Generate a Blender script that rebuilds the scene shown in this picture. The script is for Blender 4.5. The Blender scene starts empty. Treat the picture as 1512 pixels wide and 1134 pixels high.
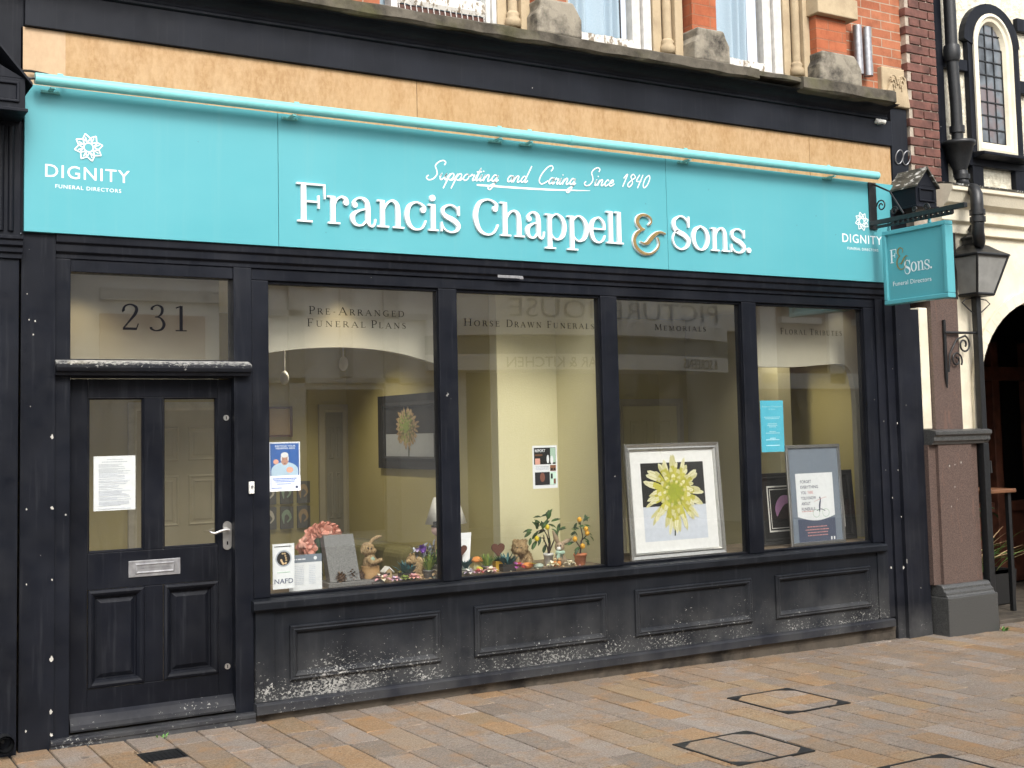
import bpy, bmesh, math, random
from mathutils import Vector, Matrix, noise as mnoise
random.seed(7)
R = math.radians
# ---------------------------------------------------------------- camera, sky, sun, exposure
SC = bpy.context.scene
COL = SC.collection
CAM_R = Vector((0.85780755, -0.5134926, -0.02217116))
CAM_U = Vector((-0.01812127, -0.07332605, 0.99714337))
CAM_F = Vector((0.51365147, 0.85495534, 0.07220478))
CAM_P = Vector((-4.951205763, -7.084022054, 1.776112636))
FPX = 1850.0488
cd = bpy.data.cameras.new('camera'); cam = bpy.data.objects.new('camera', cd); COL.objects.link(cam)
cd.sensor_width = 36; cd.lens = FPX / 1512 * 36
cd.shift_x = -4.8935 / 1512; cd.shift_y = -62.7294 / 1512
cd.clip_start = .05; cd.clip_end = 600
mw = Matrix.Identity(4)
for i in range(3):
    mw[i][0] = CAM_R[i]; mw[i][1] = CAM_U[i]; mw[i][2] = -CAM_F[i]; mw[i][3] = CAM_P[i]
cam.matrix_world = mw
SC.camera = cam

SUN_DIR = Vector((-.10, -.72, .68)).normalized()          # towards the sun
world = bpy.data.worlds.new('World'); SC.world = world; world.use_nodes = True
wn = world.node_tree; bg = wn.nodes['Background']
sky = wn.nodes.new('ShaderNodeTexSky'); sky.sky_type = 'NISHITA'; sky.sun_disc = False
sky.sun_elevation = math.asin(SUN_DIR.z); sky.sun_rotation = math.atan2(SUN_DIR.x, SUN_DIR.y)
sky.dust_density = 4; sky.air_density = 1.0; sky.ozone_density = 1.0
hs = wn.nodes.new('ShaderNodeHueSaturation'); hs.inputs['Saturation'].default_value = .30
wn.links.new(sky.outputs[0], hs.inputs['Color']); wn.links.new(hs.outputs[0], bg.inputs[0])
bg.inputs[1].default_value = .15
sl = bpy.data.lights.new('sun', 'SUN'); sl.energy = .65; sl.angle = R(14); sl.color = (1, .96, .9)
so = bpy.data.objects.new('sun', sl); COL.objects.link(so); so.location = (6, -8, 12)
so.rotation_euler = (-SUN_DIR).to_track_quat('-Z', 'Y').to_euler()
SC.view_settings.view_transform = 'Standard'; SC.view_settings.look = 'None'
SC.view_settings.gamma = 1; SC.view_settings.use_curve_mapping = False
SC.view_settings.exposure = 1.22

# survey of the facade: a pixel of the photograph and one known coordinate give a point of the place
def at(px, py, Y):
    d = CAM_R * ((px - 760.893) / FPX) - CAM_U * ((py - 504.271) / FPX) + CAM_F
    return CAM_P + d * ((Y - CAM_P.y) / d.y)
def atz(px, py, Z):
    d = CAM_R * ((px - 760.893) / FPX) - CAM_U * ((py - 504.271) / FPX) + CAM_F
    return CAM_P + d * ((Z - CAM_P.z) / d.z)
def gz(x): return .122 - .0125 * x                        # the street falls gently to the right

# ---------------------------------------------------------------- helpers
ORG = {}
class MB:
    def __init__(s): s.v = []; s.f = []; s.m = []; s.sm = []
    def add(s, vs, fs, m=0, smooth=False):
        o = len(s.v); s.v += [Vector(v) for v in vs]
        for f in fs: s.f.append([o + i for i in f]); s.m.append(m); s.sm.append(smooth)
        return s
    def box(s, x0, x1, y0, y1, z0, z1, m=0):
        return s.add([(x0,y0,z0),(x1,y0,z0),(x1,y1,z0),(x0,y1,z0),(x0,y0,z1),(x1,y0,z1),(x1,y1,z1),(x0,y1,z1)],
                     [(3,2,1,0),(4,5,6,7),(0,1,5,4),(1,2,6,5),(2,3,7,6),(3,0,4,7)], m)
    def quad(s, a, b, c, d, m=0): return s.add([a,b,c,d], [(0,1,2,3)], m)
    def poly(s, pts, m=0): return s.add(pts, [tuple(range(len(pts)))], m)
    def prism(s, pts, off, m=0, smooth=False):             # polygon extruded by vector off
        n = len(pts); o = Vector(off)
        s.add(list(pts) + [Vector(p) + o for p in pts], [tuple(range(n))[::-1], tuple(range(n, 2*n))], m)
        k = len(s.v) - 2*n
        for i in range(n):
            j = (i+1) % n; s.f.append([k+i, k+j, k+n+j, k+n+i]); s.m.append(m); s.sm.append(smooth)
        return s
    def mould(s, prof, x0, x1, m=0):                       # profile of (y, z) run along x
        return s.prism([(x0, y, z) for y, z in prof], (x1-x0, 0, 0), m)
    def frame(s, x0, x1, z0, z1, prof, m=0):               # mitred frame facing -Y; prof of (inset, y)
        rings = []
        for t, y in prof: rings.append([(x0+t,y,z0+t),(x1-t,y,z0+t),(x1-t,y,z1-t),(x0+t,y,z1-t)])
        vs = [p for r in rings for p in r]; fs = []
        for k in range(len(rings)-1):
            for i in range(4):
                j = (i+1) % 4; fs.append((4*k+i, 4*k+j, 4*k+4+j, 4*k+4+i))
        return s.add(vs, fs, m)
    def tube(s, pts, r, n=10, m=0, cap=True):
        pts = [Vector(p) for p in pts]; rs = r if isinstance(r, (list, tuple)) else [r]*len(pts)
        up = None; vs = []; fs = []
        for i, p in enumerate(pts):
            t = (pts[min(i+1, len(pts)-1)] - pts[max(i-1, 0)]).normalized()
            if up is None: up = t.orthogonal().normalized()
            up = (up - t*up.dot(t)).normalized(); w = t.cross(up)
            for k in range(n):
                a = 2*math.pi*k/n; vs.append(p + (up*math.cos(a) + w*math.sin(a))*rs[i])
        for i in range(len(pts)-1):
            for k in range(n):
                j = (k+1) % n; fs.append((i*n+k, i*n+j, i*n+n+j, i*n+n+k))
        s.add(vs, fs, m, True)
        if cap:
            L = len(pts)-1; s.add(vs[:n], [tuple(range(n))[::-1]], m); s.add(vs[L*n:], [tuple(range(n))], m)
        return s
    def lathe(s, prof, c, n=20, m=0, smooth=True, jit=0):   # prof of (r, z) round a vertical axis at c
        c = Vector(c); vs = []; fs = []
        for r, z in prof:
            for k in range(n):
                a = 2*math.pi*k/n; q = r*(1+random.uniform(-jit, jit)); vs.append(c + Vector((q*math.cos(a), q*math.sin(a), z)))
        for i in range(len(prof)-1):
            for k in range(n):
                j = (k+1) % n; fs.append((i*n+k, i*n+j, i*n+n+j, i*n+n+k))
        fs.append(tuple(range(n))[::-1]); fs.append(tuple(range((len(prof)-1)*n, len(prof)*n)))
        return s.add(vs, fs, m, smooth)
    def blob(s, c, r, m=0, sub=2, amp=0, fr=4, seed=0, rot=None):
        bm = bmesh.new(); bmesh.ops.create_icosphere(bm, subdivisions=sub, radius=1)
        r = Vector(r) if isinstance(r, (tuple, list, Vector)) else Vector((r, r, r)); c = Vector(c)
        vs = []
        for v in bm.verts:
            k = 1 + amp*mnoise.noise(v.co*fr + Vector((seed*3.1, seed, 0)))
            p = Vector((v.co.x*r.x, v.co.y*r.y, v.co.z*r.z))*k
            if rot is not None: p = rot @ p
            vs.append(c + p)
        fs = [tuple(v.index for v in f.verts) for f in bm.faces]; bm.free()
        return s.add(vs, fs, m, True)
    def leaf(s, base, d, L, W, m=0, bend=.3, nrm=None, n=4):  # a curved pointed leaf, folded along its midrib
        d = Vector(d).normalized(); up = Vector(nrm) if nrm else Vector((0,0,1))
        side = d.cross(up)
        if side.length < .05: side = d.orthogonal()
        side.normalize(); nn = side.cross(d).normalized(); vs = []; fs = []
        for i in range(n+1):
            t = i/n; w = W*.5*(math.sin(math.pi*min(1, t*.92+.06))**.8)
            p = Vector(base) + d*(L*t) - nn*(bend*L*t*t)
            vs += [p - side*w + nn*w*.35, p, p + side*w + nn*w*.35]
        for i in range(n):
            a = i*3; fs += [(a, a+1, a+4, a+3), (a+1, a+2, a+5, a+4)]
        return s.add(vs, fs, m, True)
    def build(s, name, mats, parent=None, bevel=0, seg=2, sub=0):
        me = bpy.data.meshes.new(name)
        o = bpy.data.objects.new(name, me); COL.objects.link(o)
        if parent is None:
            zs = [v.z for v in s.v]; org = sum(s.v, Vector())/len(s.v); org.z = min(zs); o.location = org
        else:
            org = ORG[parent.name]; o.parent = parent
        ORG[o.name] = org.copy()
        me.from_pydata([tuple(v - org) for v in s.v], [], s.f)
        for k in (mats if isinstance(mats, (list, tuple)) else [mats]): me.materials.append(k)
        me.polygons.foreach_set('material_index', s.m); me.polygons.foreach_set('use_smooth', s.sm)
        me.update()
        if bevel:
            b = o.modifiers.new('bevel', 'BEVEL'); b.width = bevel; b.segments = seg; b.limit_method = 'ANGLE'; b.angle_limit = R(40)
        if sub:
            b = o.modifiers.new('sub', 'SUBSURF'); b.levels = b.render_levels = sub
        return o

def thing(name, label, cat, loc, group=None):
    o = bpy.data.objects.new(name, None); COL.objects.link(o); o.location = loc; o.empty_display_size = .1
    ORG[o.name] = Vector(loc); o['label'] = label; o['category'] = cat
    if group: o['group'] = group
    return o
def tag(o, label, cat, group=None):
    o['label'] = label; o['category'] = cat
    if group: o['group'] = group
    return o
def structure(o): o['kind'] = 'structure'; return o

# ---- strokes: lettering drawn with a pen of varying width
def catmull(pts, n=7):
    if len(pts) == 2: return [tuple(p) for p in pts]
    P = [pts[0]] + list(pts) + [pts[-1]]; out = []
    for i in range(1, len(P)-2):
        p0, p1, p2, p3 = P[i-1:i+3]
        for k in range(n):
            t = k/n
            out.append(tuple(.5*(2*b + (c-a)*t + (2*a-5*b+4*c-d)*t*t + (3*b-a-3*c+d)*t**3) for a, b, c, d in zip(p0, p1, p2, p3)))
    out.append(tuple(pts[-1])); return out
def stroke_quads(pts, n=7):                                # [(x, y, w)] -> strip of quads in 2D
    c = catmull(pts, n); L = []
    for i, (x, y, w) in enumerate(c):
        a = c[max(i-1, 0)]; b = c[min(i+1, len(c)-1)]
        dx, dy = b[0]-a[0], b[1]-a[1]; l = math.hypot(dx, dy) or 1
        L.append(((x - dy/l*w/2, y + dx/l*w/2), (x + dy/l*w/2, y - dx/l*w/2)))
    return L
class Pen:
    """draws flat or raised strokes on a plane given by fn(u, v, d): d is the height off the plane"""
    def __init__(s, mb, fn, depth=0, m=0, lift=0): s.mb, s.fn, s.depth, s.m, s.k = mb, fn, depth, m, 0; s.lift = lift
    def top(s): s.k += 1; return s.lift + s.depth + (s.k % 40)*.00012
    def strip(s, L):
        h = s.top(); vs = []; fs = []; n = len(L)
        for l, r in L: vs += [s.fn(l[0], l[1], h), s.fn(r[0], r[1], h)]
        for i in range(n-1): fs.append((2*i+1, 2*i+3, 2*i+2, 2*i))
        if s.depth:
            for l, r in L: vs += [s.fn(l[0], l[1], s.lift), s.fn(r[0], r[1], s.lift)]
            o = 2*n
            for i in range(n-1):
                fs += [(2*i, 2*i+2, o+2*i+2, o+2*i), (2*i+3, 2*i+1, o+2*i+1, o+2*i+3)]
            fs += [(1, 0, o, o+1), (2*n-2, 2*n-1, o+2*n-1, o+2*n-2)]
        s.mb.add(vs, fs, s.m)
    def stroke(s, pts, n=7): s.strip(stroke_quads(pts, n))
    def line(s, x0, y0, x1, y1, w): s.stroke([(x0, y0, w), (x1, y1, w)])
    def dot(s, x, y, r, n=18):
        h = s.top(); P = [(x + r*math.cos(2*math.pi*i/n), y + r*math.sin(2*math.pi*i/n)) for i in range(n)]
        vs = [s.fn(a, b, h) for a, b in P]; fs = [tuple(range(n))]
        if s.depth:
            vs += [s.fn(a, b, s.lift) for a, b in P]; fs += [(i, i+n, (i+1) % n + n, (i+1) % n) for i in range(n)]
        s.mb.add(vs, fs, s.m)
    def rect(s, x0, y0, x1, y1): s.line(x0, (y0+y1)/2, x1, (y0+y1)/2, abs(y1-y0))
    def shape(s, pts):
        h = s.top(); s.mb.poly([s.fn(a, b, h) for a, b in pts], s.m)

def text2d(txt, spacing=1.0, bold=0):
    cu = bpy.data.curves.new('t', 'FONT'); cu.body = txt; cu.size = 1; cu.space_character = spacing; cu.offset = bold; cu.resolution_u = 3
    o = bpy.data.objects.new('t', cu); COL.objects.link(o)
    me = bpy.data.meshes.new_from_object(o.evaluated_get(bpy.context.evaluated_depsgraph_get()))
    vs = [(v.co.x, v.co.y) for v in me.vertices]; fs = [tuple(p.vertices) for p in me.polygons]
    bpy.data.objects.remove(o); bpy.data.curves.remove(cu); bpy.data.meshes.remove(me)
    return vs, fs
def sans(mb, fn, txt, x0, x1, y, h=None, m=0, spacing=1.0, bold=0, lift=.002):  # baseline y, spans x0..x1, cap height h
    vs, fs = text2d(txt, spacing, bold)
    a = min(v[0] for v in vs); b = max(v[0] for v in vs); sx = (x1-x0)/(b-a); sy = h/.727 if h else sx
    mb.add([fn(x0 + (v[0]-a)*sx, y + v[1]*sy, lift) for v in vs], fs, m)
def pline(mb, fn, x0, x1, y, h, m, words=8, lift=.0015):     # a line of print too small to read
    x = x0
    while x < x1 - h:
        w = random.uniform(1.2, 4.5)*h; e = min(x + w, x1)
        mb.quad(fn(x, y, lift), fn(e, y, lift), fn(e, y+h, lift), fn(x, y+h, lift), m); x = e + h*.7

# ---------------------------------------------------------------- materials
class Nt:
    def __init__(s, name, rough=.5, spec=.5, metal=0):
        s.mat = bpy.data.materials.new(name); s.mat.use_nodes = True; s.t = s.mat.node_tree
        s.b = s.t.nodes['Principled BSDF']; s.out = s.t.nodes['Material Output']
        s.b.inputs['Roughness'].default_value = rough; s.b.inputs['Metallic'].default_value = metal
        s.b.inputs['Specular IOR Level'].default_value = spec
        s.geo = None
    def n(s, ty, **kw):
        x = s.t.nodes.new('ShaderNode'+ty)
        for k, v in kw.items(): setattr(x, k, v)
        return x
    def l(s, a, b): s.t.links.new(a, b)
    def put(s, sock, v):
        if hasattr(v, 'is_output'): s.l(v, sock)
        elif isinstance(v, tuple) and len(v) == 3 and sock.type == 'RGBA': sock.default_value = (*v, 1)
        else: sock.default_value = v
    def pos(s):
        if s.geo is None: s.geo = s.n('NewGeometry')
        return s.geo.outputs['Position']
    def scaled(s, sc, rot=None):
        mp = s.n('Mapping'); s.l(s.pos(), mp.inputs['Vector']); mp.inputs['Scale'].default_value = sc
        if rot: mp.inputs['Rotation'].default_value = rot
        return mp.outputs[0]
    def noise(s, scale=5, detail=4, vec=None, rough=.55, dist=0):
        x = s.n('TexNoise'); s.l(vec if vec is not None else s.pos(), x.inputs['Vector'])
        x.inputs['Scale'].default_value = scale; x.inputs['Detail'].default_value = detail
        x.inputs['Roughness'].default_value = rough; x.inputs['Distortion'].default_value = dist
        return x.outputs['Fac']
    def voro(s, scale, vec=None, feature='F1'):
        x = s.n('TexVoronoi', feature=feature); s.l(vec if vec is not None else s.pos(), x.inputs['Vector']); x.inputs['Scale'].default_value = scale
        return x
    def ramp(s, fac, *stops):
        x = s.n('ValToRGB'); s.put(x.inputs[0], fac); e = x.color_ramp.elements
        while len(e) < len(stops): e.new(.5)
        for i, (p, c) in enumerate(stops):
            e[i].position = p; e[i].color = (c, c, c, 1) if isinstance(c, (int, float)) else (*c, 1)
        return x.outputs[0]
    def math(s, op, a, b=0, c=0):
        x = s.n('Math', operation=op); s.put(x.inputs[0], a); s.put(x.inputs[1], b); s.put(x.inputs[2], c); return x.outputs[0]
    def mr(s, v, a, b, c, d):
        x = s.n('MapRange'); s.put(x.inputs[0], v)
        for i, k in enumerate((a, b, c, d)): s.put(x.inputs[i+1], k)
        return x.outputs[0]
    def mix(s, f, a, b, blend='MIX'):
        x = s.n('Mix', data_type='RGBA', blend_type=blend); s.put(x.inputs[0], f); s.put(x.inputs[6], a); s.put(x.inputs[7], b); return x.outputs[2]
    def sep(s): x = s.n('SeparateXYZ'); s.l(s.pos(), x.inputs[0]); return x.outputs
    def col(s, v): s.put(s.b.inputs['Base Color'], v); return s
    def rough(s, v): s.put(s.b.inputs['Roughness'], v); return s
    def bump(s, h, strength=.3, dist=.004):
        x = s.n('Bump'); x.inputs['Strength'].default_value = strength; x.inputs['Distance'].default_value = dist
        s.put(x.inputs['Height'], h); s.l(x.outputs[0], s.b.inputs['Normal']); return s

def plain(name, c, rough=.55, var=.18, scale=25, metal=0, spec=.5, bump=.15, bd=.002):
    n = Nt(name, rough, spec, metal); f = n.noise(scale, 4)
    d = tuple(x*(1-var) for x in c); l = tuple(min(1, x*(1+var*.6)) for x in c)
    n.col(n.ramp(f, (.3, d), (.7, l)))
    if bump: n.bump(n.noise(scale*2.3, 3), bump, bd)
    return n.mat

def black_paint(name, base=(.0050, .0060, .0092), chips=.5, streak=True, worn=None, wt=.558):
    n = Nt(name, .48, .15)
    big = n.noise(1.7, 4); c = n.mix(n.ramp(big, (.35, 0), (.7, 1)), base, tuple(x*1.8+.001 for x in base))
    st = n.noise(1, 4, n.scaled((38, 38, 2.2)))
    c = n.mix(n.math('MULTIPLY', n.ramp(st, (.56, 0), (.74, 1)), .5), c, (.026, .028, .033))
    dust = n.noise(3.2, 6); c = n.mix(n.math('MULTIPLY', n.ramp(dust, (.5, 0), (.8, 1)), .3), c, (.026, .027, .030))
    # sparse chips of white undercoat
    v = n.voro(3.4, n.scaled((1, 1, .75))); d = n.math('ADD', v.outputs['Distance'], n.math('MULTIPLY', n.noise(42, 3), .16))
    sel = n.n('SeparateColor'); n.l(v.outputs['Color'], sel.inputs[0])
    chip = n.math('MULTIPLY', n.math('LESS_THAN', d, .112), n.math('GREATER_THAN', sel.outputs[0], 1-.5*chips))
    v2 = n.voro(11); d2 = n.math('ADD', v2.outputs['Distance'], n.math('MULTIPLY', n.noise(80, 2), .2)); sel2 = n.n('SeparateColor'); n.l(v2.outputs['Color'], sel2.inputs[0])
    chip2 = n.math('MULTIPLY', n.math('LESS_THAN', d2, .15), n.math('GREATER_THAN', sel2.outputs[0], 1-.3*chips))
    chip = n.math('MAXIMUM', chip, chip2)
    if worn:                                                # flaking paint above the kick line
        z0, z1 = worn; z = n.sep()[2]
        thr = n.mr(z, z0, z1, wt, .75)
        thr = n.math('ADD', thr, n.math('MULTIPLY', n.math('SUBTRACT', n.noise(2.3, 4), .5), .40)); thr = n.math('MULTIPLY_ADD', n.sep()[0], .012, thr)
        fl = n.math('GREATER_THAN', n.noise(52, 6, n.scaled((1, 1, 1.4)), .68, .5), thr)
        chip = n.math('MAXIMUM', chip, fl)
        haze = n.math('MULTIPLY', n.mr(z, z0, z1, .75, .05), n.ramp(n.noise(4, 5), (.35, .2), (.75, 1)))
        c = n.mix(haze, c, (.10, .10, .098))
    cc = n.ramp(n.noise(18, 3), (.3, (.13, .13, .125)), (.65, (.36, .355, .33)))
    c = n.mix(chip, c, cc); n.col(c)
    n.rough(n.mr(n.noise(9, 4), .3, .7, .33, .58))
    h = n.math('ADD', n.math('MULTIPLY', st, .6), n.math('MULTIPLY', chip, -.6)); n.bump(h, .35, .0025)
    return n.mat
M = {}
M['black'] = black_paint('black_paint')
M['black_plain'] = black_paint('black_fascia_paint', (.0085, .0098, .0135), chips=.12)
M['black_door'] = black_paint('black_door_paint', (.0034, .0041, .0066), chips=.25)
M['black_worn'] = black_paint('flaking_black_paint', (.0055, .0068, .0095), chips=.35, worn=(.25, .66))
M['black_step'] = black_paint('scuffed_black_paint', (.0065, .0075, .0115), chips=.9, worn=(.16, .36), wt=.66)
M['black_hood'] = black_paint('worn_hood_paint', (.0055, .0065, .0095), chips=.6, worn=(2.222, 2.165), wt=.40)
M['iron'] = plain('black_iron', (.012, .013, .014), .42, .4, 40, bump=.35)
n = Nt('teal_panel_paint', .38, .4)
c = n.mix(n.ramp(n.noise(.9, 4, n.scaled((1, 1, 1.6))), (.3, 0), (.7, 1)), (.084, .340, .388), (.100, .370, .414))
c = n.mix(n.math('MULTIPLY', n.ramp(n.noise(1, 5, n.scaled((16, 16, .7)), .6), (.54, 0), (.74, 1)), .42), c, (.125, .37, .40))
c = n.mix(n.math('MULTIPLY', n.math('LESS_THAN', n.math('ADD', n.voro(5.5).outputs['Distance'], n.math('MULTIPLY', n.noise(60, 3), .1)), .085), .5), c, (.07, .20, .22))
n.col(c); n.rough(n.mr(n.noise(2.2, 4), .3, .7, .3, .5)); M['teal'] = n.mat
M['teal_pipe'] = plain('teal_metal_paint', (.22, .60, .60), .33, .10, 8, bump=.08)
M['white_letter'] = plain('white_letter_face', (.86, .87, .87), .35, .03, 10, bump=0)
M['white_vinyl'] = plain('white_vinyl', (.82, .86, .86), .5, .03, 10, bump=0)
M['gold'] = plain('dull_gold', (.36, .25, .10), .42, .25, 30, metal=.55, bump=.1)
M['ink'] = plain('black_vinyl', (.006, .006, .008), .7, .1, 10, bump=0, spec=.04)
M['steel'] = plain('brushed_steel', (.55, .54, .52), .34, .12, 60, metal=.9)
M['steel_dull'] = plain('dull_grey_metal', (.36, .36, .37), .42, .25, 30, metal=.7)
M['white_plastic'] = plain('white_plastic', (.72, .71, .66), .4, .1, 20, bump=.05)
M['white_paint'] = plain('white_gloss_paint', (.58, .565, .53), .5, .18, 16)

n = Nt('plywood', .65, .25)                                   # rotary cut ply
w = n.n('TexWave', wave_type='BANDS', bands_direction='Z'); n.l(n.scaled((.8, 1, 2.2)), w.inputs['Vector'])
w.inputs['Scale'].default_value = 1.1; w.inputs['Distortion'].default_value = 22; w.inputs['Detail'].default_value = 6; w.inputs['Detail Scale'].default_value = 3.2; w.inputs['Detail Roughness'].default_value = .65
g2 = n.noise(30, 6, n.scaled((1.5, 1, .7), (0, .5, 0)), .72); g3 = n.noise(9, 5, n.scaled((1, 1, .45), (0, .4, 0)), .65)
c = n.mix(n.math('MULTIPLY', n.ramp(w.outputs['Fac'], (.1, 0), (.9, 1)), .45), (.42, .27, .135), (.47, .31, .165))
c = n.mix(n.math('MULTIPLY', n.ramp(g2, (.42, 0), (.60, 1)), .62), c, (.29, .165, .07))
c = n.mix(n.math('MULTIPLY', n.ramp(g3, (.42, 0), (.62, 1)), .45), c, (.52, .365, .21))
c = n.mix(n.math('MULTIPLY', n.ramp(n.noise(1.1, 3), (.42, 0), (.62, 1)), .22), c, (.42, .25, .10))
x_ = n.sep()[0]; c = n.mix(n.math('MULTIPLY', n.math('LESS_THAN', x_, -3.56), .5), c, (.56, .42, .29))
n.col(c); n.bump(g2, .2, .002); M['ply'] = n.mat
M['ply_edge'] = plain('plywood_edge', (.62, .52, .36), .6, .2, 60)

n = Nt('pavers', .62, .4)                                    # riven concrete setts, colour of each comes with the paver
at_ = n.n('Attribute', attribute_name='tint'); c0 = at_.outputs['Color']
big = n.noise(2.6, 5, None, .6); fine = n.noise(210, 4, None, .75); mid = n.noise(26, 5, None, .7)
c = n.mix(n.math('MULTIPLY', n.ramp(big, (.47, 0), (.66, 1)), .6), c0, (.31, .175, .07))
c = n.mix(n.math('MULTIPLY', n.ramp(n.noise(.8, 3), (.45, 0), (.62, 1)), .15), c, (.17, .14, .115))
grit = n.noise(95, 4, None, .8); c = n.mix(n.ramp(fine, (.30, .5), (.56, 0)), c, (.06, .05, .04)); c = n.mix(n.ramp(grit, (.36, .75), (.53, 0)), c, (.085, .066, .05)); c = n.mix(n.ramp(grit, (.50, 0), (.66, .55)), c, (.50, .42, .33)); ob = n.noise(7, 5, None, .65); c = n.mix(n.math('MULTIPLY', n.ramp(ob, (.52, 0), (.66, 1)), .5), c, (.36, .195, .08)); c = n.mix(n.math('MULTIPLY', n.ramp(ob, (.30, 1), (.42, 0)), .18), c, (.15, .125, .10))
c = n.mix(n.math('MULTIPLY', n.ramp(mid, (.5, 0), (.72, 1)), .35), c, (.34, .29, .23))
c = n.mix(n.math('MULTIPLY', n.math('LESS_THAN', n.voro(1.9).outputs['Distance'], .04), .6), c, (.05, .045, .04)); c = n.mix(n.math('MULTIPLY', n.math('LESS_THAN', n.voro(2.7).outputs['Distance'], .03), .4), c, (.5, .47, .42))
n.col(c); n.rough(n.mr(big, .3, .7, .36, .62)); n.bump(n.math('ADD', n.math('ADD', fine, grit), n.math('MULTIPLY', mid, .8)), .7, .005); M['paver'] = n.mat
n = Nt('joint_sand', .9, .2); n.col(n.ramp(n.noise(40, 4), (.3, (.035, .03, .025)), (.7, (.10, .085, .065)))); M['joint'] = n.mat
M['ground'] = plain('street_paving', (.24, .20, .16), .8, .3, 3)

def stone(name, a, b, dark=(.06, .055, .045), amt=.6, sc=3, moss=0):
    n = Nt(name, .85, .25); c = n.mix(n.noise(9, 5), a, b)
    m = n.ramp(n.noise(sc, 6, None, .68), (.45, 0), (.66, 1)); c = n.mix(n.math('MULTIPLY', m, amt), c, dark)
    if moss: c = n.mix(n.math('MULTIPLY', n.ramp(n.noise(2.1, 5), (.5, 0), (.65, 1)), moss), c, (.11, .11, .035))
    n.col(c); n.bump(n.noise(45, 5, None, .7), .5, .006); return n.mat
M['ledge'] = stone('weathered_ledge_stone', (.075, .066, .05), (.145, .128, .10), (.018, .016, .012), .85, 4, .5)
M['buff'] = stone('buff_stone', (.40, .31, .195), (.49, .395, .26), (.22, .165, .105), .5, 3.5)
M['grimy'] = stone('sooty_stone', (.22, .195, .15), (.34, .305, .24), (.03, .027, .024), .97, 4)
M['cream'] = stone('cream_masonry_paint', (.72, .66, .51), (.78, .72, .57), (.42, .37, .27), .35, 3)
M['concrete'] = stone('dirty_concrete', (.055, .047, .037), (.12, .10, .078), (.012, .011, .010), .9, 3.5)
n = Nt('pebble_dash', .85, .2); c = n.mix(n.ramp(n.noise(16, 5, None, .7), (.38, 0), (.6, 1)), (.60, .55, .42), (.80, .76, .62))
n.col(c); n.bump(n.noise(19, 5, None, .65), 1.0, .03); M['render'] = n.mat

def brickmat(name, a, b, mortar, sc=1.0, bw=.225, rh=.075):
    n = Nt(name, .85, .25); s = n.sep(); cb = n.n('CombineXYZ'); n.l(n.math('ADD', s[0], s[1]), cb.inputs[0]); n.l(s[2], cb.inputs[1])
    t = n.n('TexBrick'); n.l(cb.outputs[0], t.inputs['Vector']); t.offset = .5
    t.inputs['Scale'].default_value = 1; t.inputs['Brick Width'].default_value = bw; t.inputs['Row Height'].default_value = rh
    t.inputs['Mortar Size'].default_value = .005; t.inputs['Mortar Smooth'].default_value = .2; t.inputs['Bias'].default_value = 0
    n.put(t.inputs['Color1'], a); n.put(t.inputs['Color2'], b); n.put(t.inputs['Mortar'], mortar)
    c = n.mix(n.math('MULTIPLY', n.ramp(n.noise(7, 6, None, .7), (.45, 0), (.7, 1)), .5), t.outputs['Color'], tuple(x*.35 for x in a))
    n.col(c); n.bump(n.math('SUBTRACT', n.math('MULTIPLY', n.noise(60, 4), .5), t.outputs['Fac']), .6, .006); return n.mat
M['brick'] = brickmat('orange_red_brick', (.31, .10, .05), (.41, .155, .08), (.38, .30, .22))
M['brick_fine'] = brickmat('rubbed_red_brick', (.34, .095, .042), (.40, .125, .058), (.30, .14, .08), bw=.30, rh=.08)
M['brick_dark'] = plain('brown_brick', (.135, .056, .042), .85, .55, 11, bump=.5, bd=.006)
M['mortar'] = plain('pale_mortar', (.40, .34, .27), .9, .25, 40)
n = Nt('red_granite', .28, .5); v = n.voro(150); g = n.noise(210, 3)
c = n.ramp(n.math('MULTIPLY', n.math('ADD', g, v.outputs['Distance']), .62), (.32, (.030, .020, .017)), (.5, (.072, .049, .041)), (.68, (.138, .098, .083)))
c = n.mix(n.math('MULTIPLY', n.ramp(n.noise(2, 6, n.scaled((9, 9, 2.2), (0, .25, 0)), .6, .8), (.56, 0), (.68, 1)), .45), c, (.20, .115, .085))
n.col(c); M['granite'] = n.mat
n = Nt('grey_granite', .38, .5); n.col(n.ramp(n.noise(190, 3, None, .7), (.38, (.022, .023, .023)), (.64, (.11, .11, .105)))); M['granite_dark'] = n.mat
n = Nt('pale_granite', .45, .4); n.col(n.ramp(n.noise(230, 3, None, .8), (.36, (.055, .055, .055)), (.62, (.25, .25, .245)))); M['granite_pale'] = n.mat
n = Nt('flaking_white_paint', .6, .3); k = n.ramp(n.noise(24, 6, n.scaled((1, 1, .5)), .65), (.52, 0), (.57, 1)); n.col(n.mix(k, (.62, .60, .55), (.22, .18, .13))); n.bump(k, -.5, .004); M['flaky'] = n.mat
n = Nt('net_curtain', .9, .1)
w = n.noise(1, 2, n.scaled((130, 130, 130))); n.col(n.mix(w, (.27, .37, .44), (.38, .47, .53))); n.b.inputs['Emission Strength'].default_value = 0; M['net'] = n.mat
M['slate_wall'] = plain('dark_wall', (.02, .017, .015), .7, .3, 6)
M['oak_dark'] = plain('dark_red_wood', (.085, .030, .017), .5, .5, 9)
M['oak'] = plain('table_wood', (.17, .075, .035), .5, .3, 14)

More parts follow.
